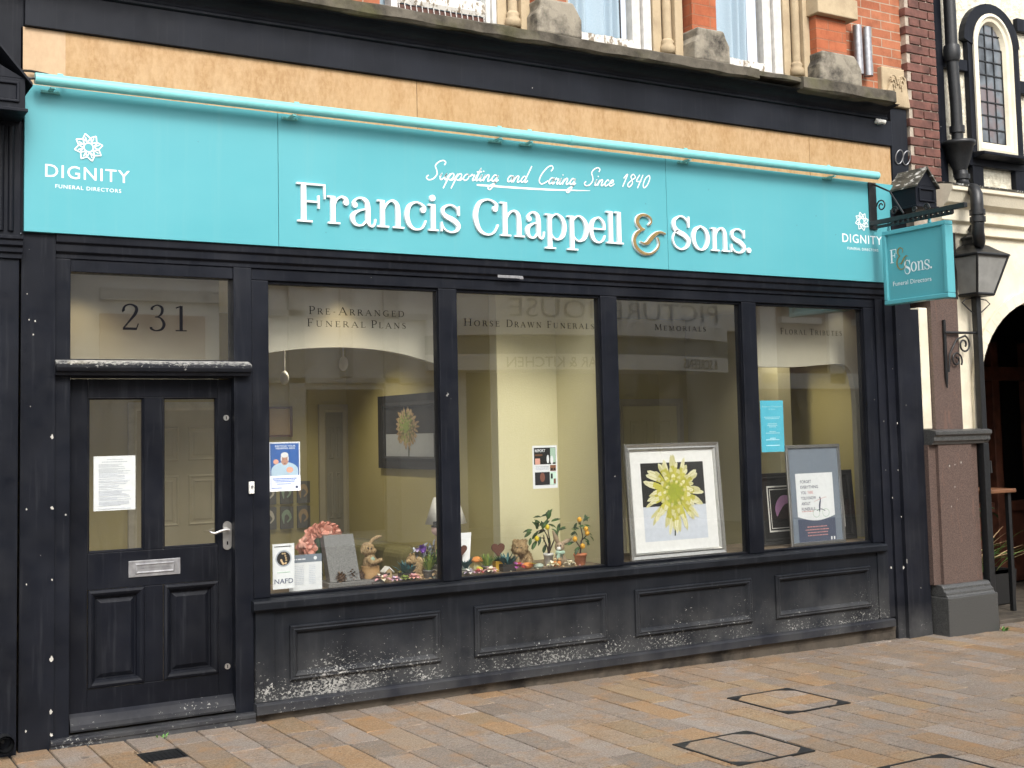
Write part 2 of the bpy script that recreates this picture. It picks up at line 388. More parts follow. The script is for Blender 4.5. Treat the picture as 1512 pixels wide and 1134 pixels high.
def wallpaper(name, a, b):
    n = Nt(name, .75, .2); n.col(n.mix(n.noise(70, 5, None, .7), a, b)); n.bump(n.noise(95, 4), .5, .004); return n.mat
M['wall'] = wallpaper('cream_wallpaper', (.63, .59, .37), (.71, .67, .46))
M['wall_ochre'] = wallpaper('ochre_wallpaper', (.50, .44, .20), (.56, .50, .24))
M['pelmet'] = plain('cream_pelmet', (.50, .47, .37), .6, .05, 4)
M['ceiling'] = plain('white_ceiling', (.70, .69, .64), .8, .04, 3)
M['carpet'] = plain('brown_carpet', (.12, .095, .06), .95, .3, 60)
M['shelf_wood'] = plain('display_floor_wood', (.20, .15, .10), .55, .3, 9)
M['door_int'] = plain('pale_interior_paint', (.46, .43, .34), .5, .06, 5)
M['door_grey'] = plain('grey_interior_paint', (.30, .29, .25), .5, .06, 5)
M['sofa'] = plain('olive_fabric', (.17, .15, .055), .9, .2, 30)

n = Nt('window_glass'); t = n.t
lw = n.n('LayerWeight'); fac = n.math('MULTIPLY_ADD', n.math('POWER', lw.outputs['Facing'], 4.5), .84, .165)
gl = n.n('BsdfGlossy'); gl.inputs['Roughness'].default_value = 0; tr = n.n('BsdfTransparent'); tr.inputs[0].default_value = (.93, .94, .92, 1)
mx = n.n('MixShader'); n.l(fac, mx.inputs[0]); n.l(tr.outputs[0], mx.inputs[1]); n.l(gl.outputs[0], mx.inputs[2])
df = n.n('BsdfDiffuse'); df.inputs[0].default_value = (.75, .75, .72, 1); m2 = n.n('MixShader')
smear = n.mr(n.noise(1, 5, n.scaled((5, 5, 1.4), (0, .2, 0)), .6, .6), .3, .72, .003, .020); n.l(smear, m2.inputs[0]); n.l(mx.outputs[0], m2.inputs[1]); n.l(df.outputs[0], m2.inputs[2]); n.l(m2.outputs[0], n.out.inputs[0])
M['glass'] = n.mat
def flat(name, c, rough=.6): return plain(name, c, rough, .05, 30, bump=0)
M['facade'] = plain('white_facade_render', (.78, .77, .73), .8, .08, 2)
for k, c in dict(paper=(.80, .82, .84), print_grey=(.42, .45, .50), blue=(.02, .12, .42), skin=(.55, .30, .22), hair_white=(.75, .75, .76), shirt=(.50, .66, .80),
                 navy=(.02, .03, .08), notice=(.10, .52, .68), notice_ink=(.48, .78, .86), slate=(.19, .225, .275), slate_dark=(.075, .09, .14), pinkp=(.62, .30, .28),
                 jet=(.010, .010, .011), photo_black=(.012, .012, .012), photo_grey=(.60, .64, .72), mat_white=(.82, .82, .81), yellow=(.62, .55, .06), yellow_pale=(.80, .77, .45),
                 green_y=(.33, .37, .02), petal_mid=(.56, .52, .085), petal_mid_b=(.46, .43, .05), petal_tip=(.74, .71, .46), petal_tip_b=(.60, .57, .30), stem=(.03, .04, .02), magenta=(.42, .10, .38), pink=(.70, .36, .66), orange=(.70, .26, .06), red=(.42, .03, .04), cream_petal=(.82, .76, .60), flower_pink=(.74, .40, .31), flower_deep=(.62, .27, .20),
                 leaf=(.045, .11, .025), leaf_teal=(.03, .12, .13), leaf_dark=(.022, .055, .018), lime=(.25, .33, .06), grass=(.10, .22, .05), bright_green=(.04, .34, .06),
                 straw=(.44, .30, .15), straw_dark=(.20, .12, .06), cone=(.10, .055, .03), bark=(.045, .028, .02), sack=(.40, .24, .10), heart=(.13, .05, .032), purple=(.22, .09, .42), lilac=(.46, .38, .55),
                 face_pink=(.74, .50, .44), pot_white=(.74, .73, .70), terracotta=(.52, .17, .07), pot_yellow=(.66, .38, .03), pot_black=(.012, .012, .012), pot_grey=(.15, .15, .15), lemon=(.72, .56, .03), kumquat=(.74, .38, .03), stone_green=(.38, .45, .38), white_c=(.80, .78, .74), tan=(.50, .36, .20), shade=(.78, .76, .70), mint=(.40, .55, .44), petal_pink=(.74, .38, .42), fur=(.36, .27, .18)).items():
    M[k] = flat(k, c)
n = Nt('woven_straw', .85, .15); f1 = n.noise(1, 5, n.scaled((140, 140, 45), (.5, .3, .2)), .7); f2 = n.noise(38, 4)
n.col(n.mix(n.math('MULTIPLY', n.ramp(f2, (.4, 0), (.65, 1)), .6), n.ramp(f1, (.35, (.22, .135, .06)), (.62, (.62, .46, .26))), (.30, .19, .09))); n.bump(f1, 1.0, .012); M['straw'] = n.mat
# ---------------------------------------------------------------- setting: street
mb = MB()
for x0, x1 in ((-40, 60),):
    mb.quad((x0, -40, gz(x0)-.03), (x1, -40, gz(x1)-.03), (x1, 60, gz(x1)-.03), (x0, 60, gz(x0)-.03))
mb.m = [0]; structure(mb.build('ground', M['ground']))
mb = MB()
mb.quad((-9, -11, gz(-9)-.009), (16, -11, gz(16)-.009), (16, 1.2, gz(16)-.009), (-9, 1.2, gz(-9)-.009))
tints = []
PAL = [tuple(q*1.05 for q in k) for k in ((.275,.225,.188), (.30,.25,.213), (.245,.198,.163), (.295,.218,.152), (.33,.228,.128), (.335,.20,.095), (.21,.174,.146), (.30,.257,.225))]
WTS = [7, 6, 5, 5, 3.6, 2.3, 3.5, 6]
HOLES = [(.165, .635, -1.545, -1.03), (-.84, -.36, -2.27, -1.775), (-.35, .11, -3.2, -2.69), (-3.268, -3.055, -.6, -.395)]
pv = MB(); cw = .1955; random.seed(21)
x = -5.2
while x < 11:
    y = .14 + random.uniform(0, .4)
    while y > -6.6:
        L = random.choice([.3, .36, .42, .42, .5, .58]); x0, x1, y1, y0 = x+.0034, x+cw-.0034, y-.0032, y-L+.0032
        z = gz(x+cw/2) + random.uniform(-.0022, .0022); tx = random.uniform(-.002, .002)
        b = random.choices(PAL, WTS)[0]; k = random.uniform(.80, 1.20); b = tuple(min(1, q*k) for q in b); c = .004
        pieces = [(x0, x1, y0, y1)]; h = HOLES[3]                # setts are cut round the drain
        if x0 < h[1] and x1 > h[0] and y0 < h[3] and y1 > h[2]:
            pieces = [q for q in ((x0, h[0], y0, y1), (h[1], x1, y0, y1), (max(x0, h[0]), min(x1, h[1]), y0, h[2]), (max(x0, h[0]), min(x1, h[1]), h[3], y1)) if q[1]-q[0] > .012 and q[3]-q[2] > .012]
        for a0, a1, b0, b1 in pieces:
            pv.add([(a0,b0,z-.016),(a1,b0,z-.016),(a1,b1,z-.016),(a0,b1,z-.016),(a0+c,b0+c,z+tx),(a1-c,b0+c,z-tx),(a1-c,b1-c,z-tx),(a0+c,b1-c,z+tx)],
                   [(4,5,6,7),(0,1,5,4),(1,2,6,5),(2,3,7,6),(3,0,4,7)])
            tints += [b]*5
        y -= L
    x += cw
pv.m = [1]*len(pv.f); mb.add(pv.v, pv.f, 1)
pav = structure(mb.build('pavement', [M['joint'], M['paver']]))
ca = pav.data.color_attributes.new('tint', 'FLOAT_COLOR', 'CORNER')
buf = [.2, .2, .2, 1]*4
for t_ in tints: buf += [*t_, 1]*4
ca.data.foreach_set('color', buf)
random.seed(5)

def cover(x0, x1, y0, y1, label, split=None):
    z = gz((x0+x1)/2) + .0045; t = thing('manhole_cover', label, 'manhole cover', ((x0+x1)/2, (y0+y1)/2, z), 'paved manhole covers in the street')
    f = MB(); w = .013
    for a in ((x0-w, x1+w, y0-w, y0), (x0-w, x1+w, y1, y1+w), (x0-w, x0, y0, y1), (x1, x1+w, y0, y1)): f.box(*a, z-.02, z+.002)
    if split: f.box(split-.006, split+.006, y0, y1, z-.02, z+.0015)
    for (cx, cy, sx, sy) in ((x0,y0,1,1),(x1,y0,-1,1),(x1,y1,-1,-1),(x0,y1,1,-1)):
        q = [(cx, cy, z-.004), (cx+sx*.10, cy, z-.004), (cx, cy+sy*.075, z-.004)]
        if sx*sy < 0: q = q[::-1]
        f.prism(q, (0, 0, .0055))
    f.build('steel_frame', M['iron'], t)
    p = MB(); nx = 2; ww = (x1-x0)/nx; tn = []
    for i in range(nx):
        yy = y1
        while yy > y0 + .02:
            L = min(random.choice([.2, .3, .36]), yy-y0); a, b, e, g = x0+i*ww+.002, x0+(i+1)*ww-.002, yy-L+.002, yy-.002
            k = random.choice(PAL); kk = random.uniform(1.0, 1.35)
            p.box(a, b, e, g, z-.02, z-.0008); tn += [tuple(q*kk for q in k)]*6; yy -= L
    o = p.build('paver_infill', M['paver'], t); ca = o.data.color_attributes.new('tint', 'FLOAT_COLOR', 'CORNER'); bb = []
    for q in tn: bb += [*q, 1]*4
    ca.data.foreach_set('color', bb)
cover(.165, .635, -1.545, -1.03, 'single recessed manhole cover filled with pavers, nearest the shop window')
cover(-.84, -.36, -2.27, -1.775, 'double recessed manhole cover split by a steel bar, bottom centre of the photo', -.58)
cover(-.35, .11, -3.2, -2.69, 'recessed manhole cover cut off by the bottom edge of the photo')
z = gz(-3.16)
t = thing('drain_cover', 'small square black iron drain cover in the pavement before the door', 'drain cover', (-3.16, -.5, z))
f = MB()
for a in ((-3.268,-3.055,-.6,-.588),(-3.268,-3.055,-.407,-.395),(-3.268,-3.256,-.588,-.407),(-3.067,-3.055,-.588,-.407)): f.box(*a, z-.03, z+.002)
f.build('rim', M['iron'], t)
f = MB(); f.box(-3.255, -3.068, -.587, -.408, z-.03, z-.004)
for i in range(7):
    xx = -3.24 + i*.025; f.box(xx, xx+.011, -.565, -.43, z-.0045, z-.0005)
f.build('plate', M['iron'], t)
def weed(px, py, label, n, h, Z):
    p = atz(px, py, Z); m = MB()
    for i in range(n):
        a = random.uniform(0, 6.28); L = random.uniform(.4, 1)*h
        m.leaf(p + Vector((random.uniform(-.03, .03), random.uniform(-.015, .015), 0)), (math.cos(a), math.sin(a)*.5, random.uniform(.3, 1.6)), L, L*.4, 0, .3)
    tag(m.build('weed', [M['grass']]), label, 'weed', 'weeds in the paving joints')
weed(1152, 966, 'small green weed at the foot of the shop wall under the fourth window', 16, .06, gz(1.7)-.004)
weed(1483, 933, 'small green weed on the pavement beside the foot of the drainpipe', 12, .06, gz(3.9)-.004)
weed(238, 1090, 'tiny green weed in the joint below the door step', 8, .035, gz(-3.1)-.004)

# ---------------------------------------------------------------- the shop building
B = thing('shop_building', 'red brick building with a black timber shopfront, four windows and door 231', 'building', (-.5, 0, .12))
BK, BP, BD, BW, BS = M['black'], M['black_plain'], M['black_door'], M['black_worn'], M['black_step']

# window frame: jambs, mullions, head
for a, b in ((-2.50, -2.395), (-1.261, -1.127), (0.0, .139), (1.275, 1.416), (2.544, 2.66)):
    m = MB(); m.box(a, b, 0, .09, .846, 2.706); m.build('mullion', BK, B, .006)
m = MB(); m.box(-2.50, 2.66, 0, .09, 2.706, 2.775); m.build('window_head', BK, B, .005)
                                                            # fillets round every light
for a, b in ((-2.395, -1.261), (-1.127, 0), (.139, 1.275), (1.416, 2.544)):
    m = MB()
    for q in ((a, a+.006, .846, 2.706), (b-.006, b, .846, 2.706)): m.box(q[0]+.0005, q[1]-.0005, .018, .075, q[2]+.001, q[3]-.001)
    m.box(a+.0065, b-.0065, .018, .075, 2.688, 2.7055); m.box(a+.0065, b-.0065, .018, .075, .8465, .862)
    m.build('glazing_bead', BD, B, .003)
# mouldings between the sign and the windows
m = MB()
m.mould([(.05, 2.776), (-.012, 2.776), (-.012, 2.80), (-.03, 2.812), (-.03, 2.852), (-.045, 2.862), (-.045, 2.905), (.05, 2.905)], -3.607, 2.83)
m.build('head_moulding', BK, B, .003)
p0, p1 = at(735, 408, -.047), at(772, 410, -.047); m = MB(); m.box(p0.x, p1.x, -.049, -.0455, p0.z-.008, p0.z+.010); m.box(p1.x-.03, p1.x, -.055, -.0492, p0.z-.012, p0.z+.004); m.build('metal_clip', M['steel_dull'], B, .001)
m = MB(); m.mould([(.06, 2.93), (-.02, 2.9), (-.02, 4.03), (.06, 4.03)], -3.79, 2.9); m.build('fascia_backing', BP, B)
# window pelmets seen through the glass are further down; sill, stall riser, plinth
m = MB(); m.mould([(.09, .775), (-.05, .775), (-.066, .788), (-.066, .826), (-.058, .838), (.02, .8455), (.09, .8455)], -2.52, 2.63); m.build('window_sill', BW, B, .003)
m = MB(); m.box(-2.5, 2.66, -.02, .05, .258, .7745); m.build('stall_riser', BW, B)
prof = [(0, -.02), (0, -.036), (.008, -.043), (.018, -.040), (.026, -.046), (.038, -.038), (.046, -.026), (.05, -.0203)]
for x0, x1 in ((-2.292, -1.304), (-1.062, -.04), (.198, 1.246), (1.48, 2.462)):
    m = MB(); m.frame(x0, x1, .363, .678, prof); m.build('panel_moulding', BW, B)
m = MB(); m.mould([(.03, .196), (-.07, .196), (-.07, .247), (-.056, .258), (-.021, .2595), (.03, .2595)], -2.508, 2.683); m.build('plinth', BS, B, .003)
m = MB(); m.mould([(.1, -.02), (-.028, -.02), (-.028, .15), (-.04, .1955), (.1, .1955)], -2.52, 2.72); m.build('base_course', M['concrete'], B, .006)
m = MB(); m.box(-2.4975, -2.386, -.030, -.0205, .2600, .7745); m.build('corner_stile', BW, B, .003)
m = MB(); m.box(2.55, 2.662, -.030, -.0205, .2600, .7745); m.build('corner_stile', BW, B, .003)

# door case
m = MB(); m.box(-3.607, -3.525, -.012, .10, .21, 2.775); m.box(-2.612, -2.503, -.012, .10, .21, 2.775)
m.box(-3.5245, -2.6125, -.004, .10, 2.706, 2.775); m.box(-3.5245, -2.6125, -.004, .10, 2.125, 2.229); m.build('door_case', BK, B, .004)
m = MB(); m.mould([(-.0125, 2.136), (-.055, 2.136), (-.062, 2.152), (-.078, 2.160), (-.086, 2.178), (-.086, 2.196), (-.05, 2.214), (-.0125, 2.222)], -3.61, -2.528); m.build('door_hood', M['black_hood'], B, .002)
m = MB(); m.mould([(.12, .10), (-.055, .10), (-.055, .180), (-.06, .188), (-.06, .206), (-.05, .2125), (.12, .216)], -3.626, -2.509); m.build('door_step', BS, B, .003)
m = MB(); m.box(-3.64, -2.45, -.02, .2, 0, .099); m.build('step_base', M['concrete'], B)
m = MB(); m.quad((-3.5245, .04, 2.229), (-2.6125, .04, 2.229), (-2.6125, .04, 2.706), (-3.5245, .04, 2.706))
fan = m.build('transom_pane', M['glass'], B)

D = MB()                                                    # door leaf: stiles, rails, muntin
X0, X1, Z0, Z1, yd = -3.519, -2.592, .222, 2.122, .05
D.box(X0, -3.42, yd, .095, Z0, Z1); D.box(-2.69, X1, yd, .095, Z0, Z1)
for a, b in ((2.02, Z1), (.967, 1.165), (Z0, .437)): D.box(-3.4195, -2.6905, yd+.0008, .0945, a, b)
D.box(-3.11, -3.007, yd+.0008, .0945, .4375, .9665); D.box(-3.11, -3.007, yd+.0008, .0945, 1.1655, 2.0195)
door = D.build('door', BD, B, .003)
for a, b in ((-3.42, -3.11), (-3.007, -2.69)):
    m = MB(); m.quad((a, .078, 1.165), (b, .078, 1.165), (b, .078, 2.02), (a, .078, 2.02)); m.build('door_pane', M['glass'], door)
    m = MB(); m.frame(a, b, .437, .967, [(0, .0515), (.004, .042), (.018, .037), (.030, .045), (.042, .058), (.046, .074), (.052, .074), (.075, .060), (.078, .060)])
    m.quad((a+.078, .060, .515), (b-.078, .060, .515), (b-.078, .060, .889), (a+.078, .060, .889)); m.build('door_panel', BD, door, .0015)
    m = MB(); m.frame(a, b, 1.165, 2.02, [(0, .0520), (.004, .050), (.012, .062), (.013, .077)]); m.build('glazing_bead', BD, door)
m = MB(); m.mould([(.0495, .228), (.0, .228), (-.004, .240), (.002, .262), (.03, .300), (.0495, .318)], -3.517, -2.6); m.build('weather_bar', M['black_step'], door, .002)
m = MB(); m.box(-3.2, -2.912, .045, .0498, 1.02, 1.11); m.frame(-3.165, -2.945, 1.035, 1.095, [(0, .0452), (.004, .040), (.010, .040), (.012, .043), (.11-.082, .043)]); m.build('letter_plate', M['steel_dull'], door, .002)
pl_ = MB(); c = Vector((-2.639, 0, 1.218)); P = []
for i in range(24):
    a = 2*math.pi*i/24; P.append((c.x + .026*math.cos(a)*(1 if abs(math.sin(a)) < .8 else .9), .0495, c.z + (.055 if math.sin(a) >= 0 else -.055) + .027*math.sin(a)))
pl_.prism(P, (0, -.006, 0)); pl_.tube([(-2.639, .045, 1.252), (-2.639, .012, 1.252)], .010, 12)
pl_.tube([(-2.639, .008, 1.252), (-2.66, .006, 1.254), (-2.69, .005, 1.249), (-2.72, .004, 1.238), (-2.738, .008, 1.240), (-2.748, .02, 1.248)], [.009, .009, .008, .0075, .007, .006], 10)
dh = pl_.build('door_handle', M['steel'], door)
m = MB(); m.box(-2.643, -2.635, .0410, .0432, 1.165, 1.185); m.build('keyhole', M['ink'], dh)
for zz in (1.897, .474):
    m = MB(); m.tube([(-2.642, .0497, zz), (-2.642, .042, zz)], .0165, 18); lk = m.build('lock_cylinder', M['steel'], door)
    m = MB(); m.box(-2.6445, -2.6395, .0405, .0418, zz-.009, zz+.009); m.build('keyhole', M['ink'], lk)
m = MB(); m.box(-3.12, -3.0, .0475, .0505, .66, .68)

# side pilasters
def chips(m, pts, Y, mi=1):
    for px, py, r_ in pts:
        c_ = at(px, py, Y); k = random.random()*9
        m.poly([(c_.x + r_*.36*(1+.9*mnoise.noise(Vector((a_*1.3, k, 0))))*math.cos(a_*6.283/11), Y, c_.z + r_*.5*(1+.9*mnoise.noise(Vector((k, a_*1.1, 2))))*math.sin(a_*6.283/11)) for a_ in range(11)], mi)
CHIP = plain('chipped_undercoat', (.46, .445, .40), .8, .25, 90)
m = MB(); m.box(-3.783, -3.6075, -.03, .12, .02, 2.9)
chips(m, [(40,434,.007),(43,472,.009),(52,474,.011),(49,494,.010),(77,645,.022),(77,750,.020),(39,752,.011),(77,856,.011),(39,863,.009),(76,973,.028),(75,1051,.022),(76,1085,.02),(38,1080,.013),(45,600,.005),(60,820,.004)], -.0304); m.build('side_board', [BK, CHIP], B)
m = MB(); m.box(-4.5, -3.80, -.07, .12, .02, 2.752); m.box(-4.5, -3.795, -.075, .12, 2.87, 3.5); m.box(-4.5, -3.775, -.02, .12, 3.5, 4.45)
m.box(-3.7745, -3.6, -.028, .1, 4.04, 4.06)
m.build('pilaster', BK, B, .004)
m = MB()
for i in range(5):
    xx = -3.845 - i*.05; m.tube([(xx, -.076, 2.90), (xx, -.076, 3.46)], .016, 8)
m.build('fluting', BD, B)
m = MB(); m.mould([(.0, 2.753), (-.085, 2.753), (-.085, 2.778), (-.10, 2.785), (-.10, 2.81), (-.118, 2.82), (-.118, 2.845), (-.13, 2.852), (-.13, 2.869), (0, 2.869)], -4.5, -3.788); m.build('pilaster_capital', BK, B, .002)
def console(x0, x1, name):
    m = MB(); xm = (x0+x1)/2; yf = -.31; zb, ze, zp = 3.505, 3.662, 3.80
    m.box(x0, x1, yf, 0, zb, ze)
    m.frame(x0+.03, x1-.03, zb+.03, ze-.02, [(0, yf-.001), (0, yf-.012), (.012, yf-.012), (.016, yf-.001)])
    m.prism([(x0, yf, ze), (x1, yf, ze), (xm, yf, zp)], (0, .31, 0))
    m.box(x0-.012, x1+.012, yf-.014, 0, zb-.018, zb)
    return m, xm, yf, ze, zp
m, xm, yf, ze, zp = console(2.852, 3.09, '')
cs = m.build('console', BK, B, .003)
def roofslab(x0, x1, xm, yf, ze, zp, par, mt):
    m = MB(); ov = .022
    for sx, xe in ((-1, x0), (1, x1)):
        dx = xe - xm; dz = ze - zp; xo, zo = xm + dx*1.12, zp + dz*1.12
        m.prism([(xm, yf-.025, zp+.001), (xo, yf-.025, zo+.001), (xo, yf-.025, zo+.016), (xm, yf-.025, zp+.018)][::sx], (0, .325, 0))
    m.build('console_roof', mt, par)
n = Nt('soiled_lead', .6, .3); k = n.ramp(n.noise(16, 5, n.scaled((2.4, .7, 1.5)), .65, .5), (.56, 0), (.63, 1)); kk = n.ramp(n.noise(9, 5), (.4, (.035, .035, .03)), (.65, (.10, .095, .075)))
n.col(n.mix(k, kk, (.55, .55, .52))); M['soiled'] = n.mat
roofslab(2.852, 3.09, xm, yf, ze, zp, cs, M['soiled'])
m, xm, yf, ze, zp = console(-4.35, -3.815, ''); cs2 = m.build('console', BK, B, .003); roofslab(-4.35, -3.815, xm, yf, ze, zp+.18, cs2, M['black_plain'])
m = MB()
m.box(2.6605, 2.742, -.012, .1, .2605, 2.7755); m.box(2.7425, 2.826, -.035, .1, .0, 2.775); m.box(2.8265, 3.0, -.07, .1, .0, 3.50); m.box(3.0005, 3.12, -.045, .1, .0, 2.70)
chips(m, [(1325,625,.016),(1305,622,.008),(1308,694,.007),(1326,694,.009),(1318,735,.011),(1331,763,.014), (1316,838,.022), (1334,838,.024)], -.0704); chips(m, [(1352,918,.06),(1362,922,.07),(1357,890,.035),(1345,925,.05)], -.0454)
m.build('pilaster', [BS, CHIP], B)
m = MB(); m.box(2.915, 3.105, -.03, .05, 3.5, 4.36); m.build('upper_pilaster', BP, B, .004)
m = MB()
for dx in (0, .085):
    pts = [(2.975+dx+.042*math.cos(a), -.05-.015*math.sin(a), 3.95+.055*math.sin(a)) for a in [i*2*math.pi/18 for i in range(19)]]
    m.tube(pts, .005, 6)
m.build('wire_loop', M['steel_dull'], B)

# black fascia, cove and stone ledge over it
m = MB(); m.box(-3.775, 2.905, -.05, .05, 4.034, 4.236); m.build('fascia_board', BP, B, .003)
m = MB()
pr = [(-.0, 4.2365), (-.056, 4.2365), (-.068, 4.243), (-.068, 4.255), (-.06, 4.262)]
for i in range(9):
    a = i/8*math.pi/2; pr.append((-.062 - .125*(1-math.cos(a)), 4.264 + .066*math.sin(a)))
pr += [(-.2, 4.335), (0, 4.335)]
m.mould(pr, -4.45, 2.84); m.build('cove_moulding', M['black_plain'], B)
def rough_ledge(x0, x1, y0, z0, z1):
    m = MB(); n_ = max(2, int((x1-x0)/.06)); vs = []; fs = []
    for i in range(n_+1):
        xx = x0 + (x1-x0)*i/n_; j = lambda k: (mnoise.noise(Vector((xx*6, k*3.3, z0))) * .012)
        for q, (yy, zz) in enumerate(((.25, z0), (y0+.02, z0), (y0, z0+.012), (y0, z1-.015), (y0+.03, z1), (.25, z1+.03))):
            vs.append((xx, yy + (j(q) if q else 0), zz + j(q+7)*.8))
    for i in range(n_):
        for q in range(6): a = i*6; fs.append((a+q, a+(q+1) % 6, a+6+(q+1) % 6, a+6+q))
    fs += [tuple(range(6)), tuple(range(n_*6, n_*6+6))[::-1]]
    m.add(vs, fs); return m
rough_ledge(-4.6, 1.32, -.235, 4.337, 4.425).build('stone_ledge', M['ledge'], B)
rough_ledge(1.323, 1.76, -.215, 4.368, 4.425).build('stone_ledge', M['ledge'], B)
rough_ledge(1.763, 2.76, -.24, 4.325, 4.43).build('stone_ledge', M['ledge'], B)

# upper storey
ux = lambda px, Y=0: at(px, 40, Y).x
m = MB(); m.box(2.44, 3.16, .02, .4, 4.3, 6.2); m.build('brick_wall', M['brick'], B)
m = MB(); m.box(-4.6, 2.44, .16, .4, 4.3, 4.47); m.box(-4.6, -1.62, .05, .4, 4.47, 6.2); m.build('brick_wall', M['brick'], B)
for x0, x1, c0, c1 in ((-.53, -.28, -.56, -.20), (.82, 1.05, .785, 1.115), (2.06, 2.385, 2.02, 2.475)):
    m = MB(); m.box(x0, x1, -.09, .2, 4.55, 6.2); m.build('brick_pier', M['brick_fine'], B, .003)
    m = MB(); pp = [(c0, 4.44), (c1, 4.44), (c1, 4.575), (c1-.03, 4.625), (x1+.012, 4.685), (x0-.012, 4.685), (c0+.03, 4.625), (c0, 4.575)]
    m.prism([(a, -.16, b) for a, b in pp], (0, .33, 0)); m.build('pier_base', M['grimy'], B, .018, 3)
m = MB(); m.box(2.03, 2.465, -.15, .1, 4.985, 5.145); m.build('pier_band', M['buff'], B, .008)
for x0, x1 in ((-.752, -.531), (.565, .79), (1.845, 2.06)):
    xm = (x0+x1)/2
    m = MB(); m.box(x0, xm-.035, .045, .3, 4.4, 6.2); m.box(xm+.04, x1, -.02, .3, 4.4, 6.2); m.build('stone_jamb', M['buff'], B, .006)
    m = MB(); m.tube([(xm, .03, 4.44), (xm, .03, 6.2)], .034, 14); m.lathe([(.058, 0), (.058, .05), (.042, .075), (.05, .09), (.035, .11)], (xm, .03, 4.51), 14); m.build('colonnette', M['buff'], B)
for x0, x1 in ((-.2795, -.192), (1.0505, 1.106)):
    m = MB(); m.box(x0, x1, .02, .3, 4.4, 6.2); m.build('stone_jamb', M['buff'], B, .004)
n = Nt('upper_glass'); lw = n.n('LayerWeight'); fac = n.math('MULTIPLY_ADD', n.math('POWER', lw.outputs['Facing'], 4.5), .92, .06); gl = n.n('BsdfGlossy'); gl.inputs['Roughness'].default_value = .02; tr = n.n('BsdfTransparent'); mx = n.n('MixShader')
n.l(fac, mx.inputs[0]); n.l(tr.outputs[0], mx.inputs[1]); n.l(gl.outputs[0], mx.inputs[2]); n.l(mx.outputs[0], n.out.inputs[0]); M['glass_up'] = n.mat
def upwin(x0, x1, fx, gap):
    W = MB(); zb = 4.50
    W.box(x1, fx*.5+x1*.5-.002, .09, .17, zb, 6.2); W.box(fx*.5+x1*.5+.002, fx, .06, .17, zb, 6.2); W.box(x0-.03, x0+.012, .09, .17, zb, 6.2)
    w = W.build('upper_window', M['white_paint'], B, .004)
    m = MB(); n_ = 30; vs = []; fs = []
    for i in range(n_+1):
        xx = x0 + (x1-x0)*i/n_; dz = .016*mnoise.noise(Vector((xx*22, 3, 0)))
        vs += [(xx, .075, 4.44), (xx, .075+.006*mnoise.noise(Vector((xx*30, 1, 0))), 4.585+dz), (xx, .14, 4.60+dz)]
    for i in range(n_): fs += [(3*i, 3*i+3, 3*i+4, 3*i+1), (3*i+1, 3*i+4, 3*i+5, 3*i+2)]
    m.add(vs, fs); m.build('bottom_rail', M['flaky'], w)
    m = MB(); m.quad((x0, .13, 4.5), (x1, .13, 4.5), (x1, .13, 6.2), (x0, .13, 6.2)); m.build('pane', M['glass_up'], w)
    m = MB(); vs = []; fs = []; n_ = 70; xe = x1 - gap
    for i in range(n_+1):
        xx = x0 + (xe-x0)*i/n_; yy = .2 + .028*math.sin(xx*62 + 2*math.sin(xx*21)); zz = 4.52 + .01*math.sin(xx*31)
        vs += [(xx, yy, zz), (xx + .03*math.sin(xx*9), yy*.9+.03, 6.2)]
    for i in range(n_): fs.append((2*i, 2*i+2, 2*i+3, 2*i+1))
    m.add(vs, fs, 0, True); m.build('curtain', M['net'], w)
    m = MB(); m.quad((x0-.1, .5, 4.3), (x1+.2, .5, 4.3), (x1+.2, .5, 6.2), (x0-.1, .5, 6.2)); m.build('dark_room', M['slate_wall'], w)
upwin(-.188, .41, .56, .02); upwin(1.11, 1.672, 1.842, .10)
# third upper window: rail above a ventilation strip strung with wire
W = MB(); W.box(-1.53, -1.482, .07, .17, 4.42, 6.2); W.box(-.826, -.79, .07, .17, 4.42, 6.2); W.box(-.788, -.754, .05, .17, 4.42, 6.2)
w = W.build('upper_window', M['white_paint'], B, .004)
m = MB(); vs = []; fs = []
for i in range(31):
    xx = -1.482 + .656*i/30; d = .012*mnoise.noise(Vector((xx*20, 5, 1)))
    vs += [(xx, .09, 4.572+d), (xx, .08+d, 4.60), (xx, .085, 4.66+d), (xx, .14, 4.70)]
for i in range(30):
    for q in range(3): fs.append((4*i+q, 4*i+4+q, 4*i+5+q, 4*i+1+q))
m.add(vs, fs); m.build('bottom_rail', M['flaky'], w)
m = MB(); m.box(-1.48, -.827, .10, .16, 4.4, 4.57); m.build('air_brick', M['oak_dark'], w)
m = MB()
for i in range(16):
    xx = -1.47 + i*.042; m.tube([(xx, .08, 4.57), (xx+.004, .072, 4.50), (xx+.01, .08, 4.44)], .0035, 5)
m.build('wire_guard', M['white_paint'], w)
m = MB(); m.quad((-1.48, .13, 4.68), (-.83, .13, 4.68), (-.83, .13, 6.2), (-1.48, .13, 6.2)); m.build('pane', M['glass_up'], w)
m = MB(); m.quad((-1.6, .2, 4.3), (-.7, .2, 4.3), (-.7, .2, 6.2), (-1.6, .2, 6.2)); m.build('curtain', M['net'], w)
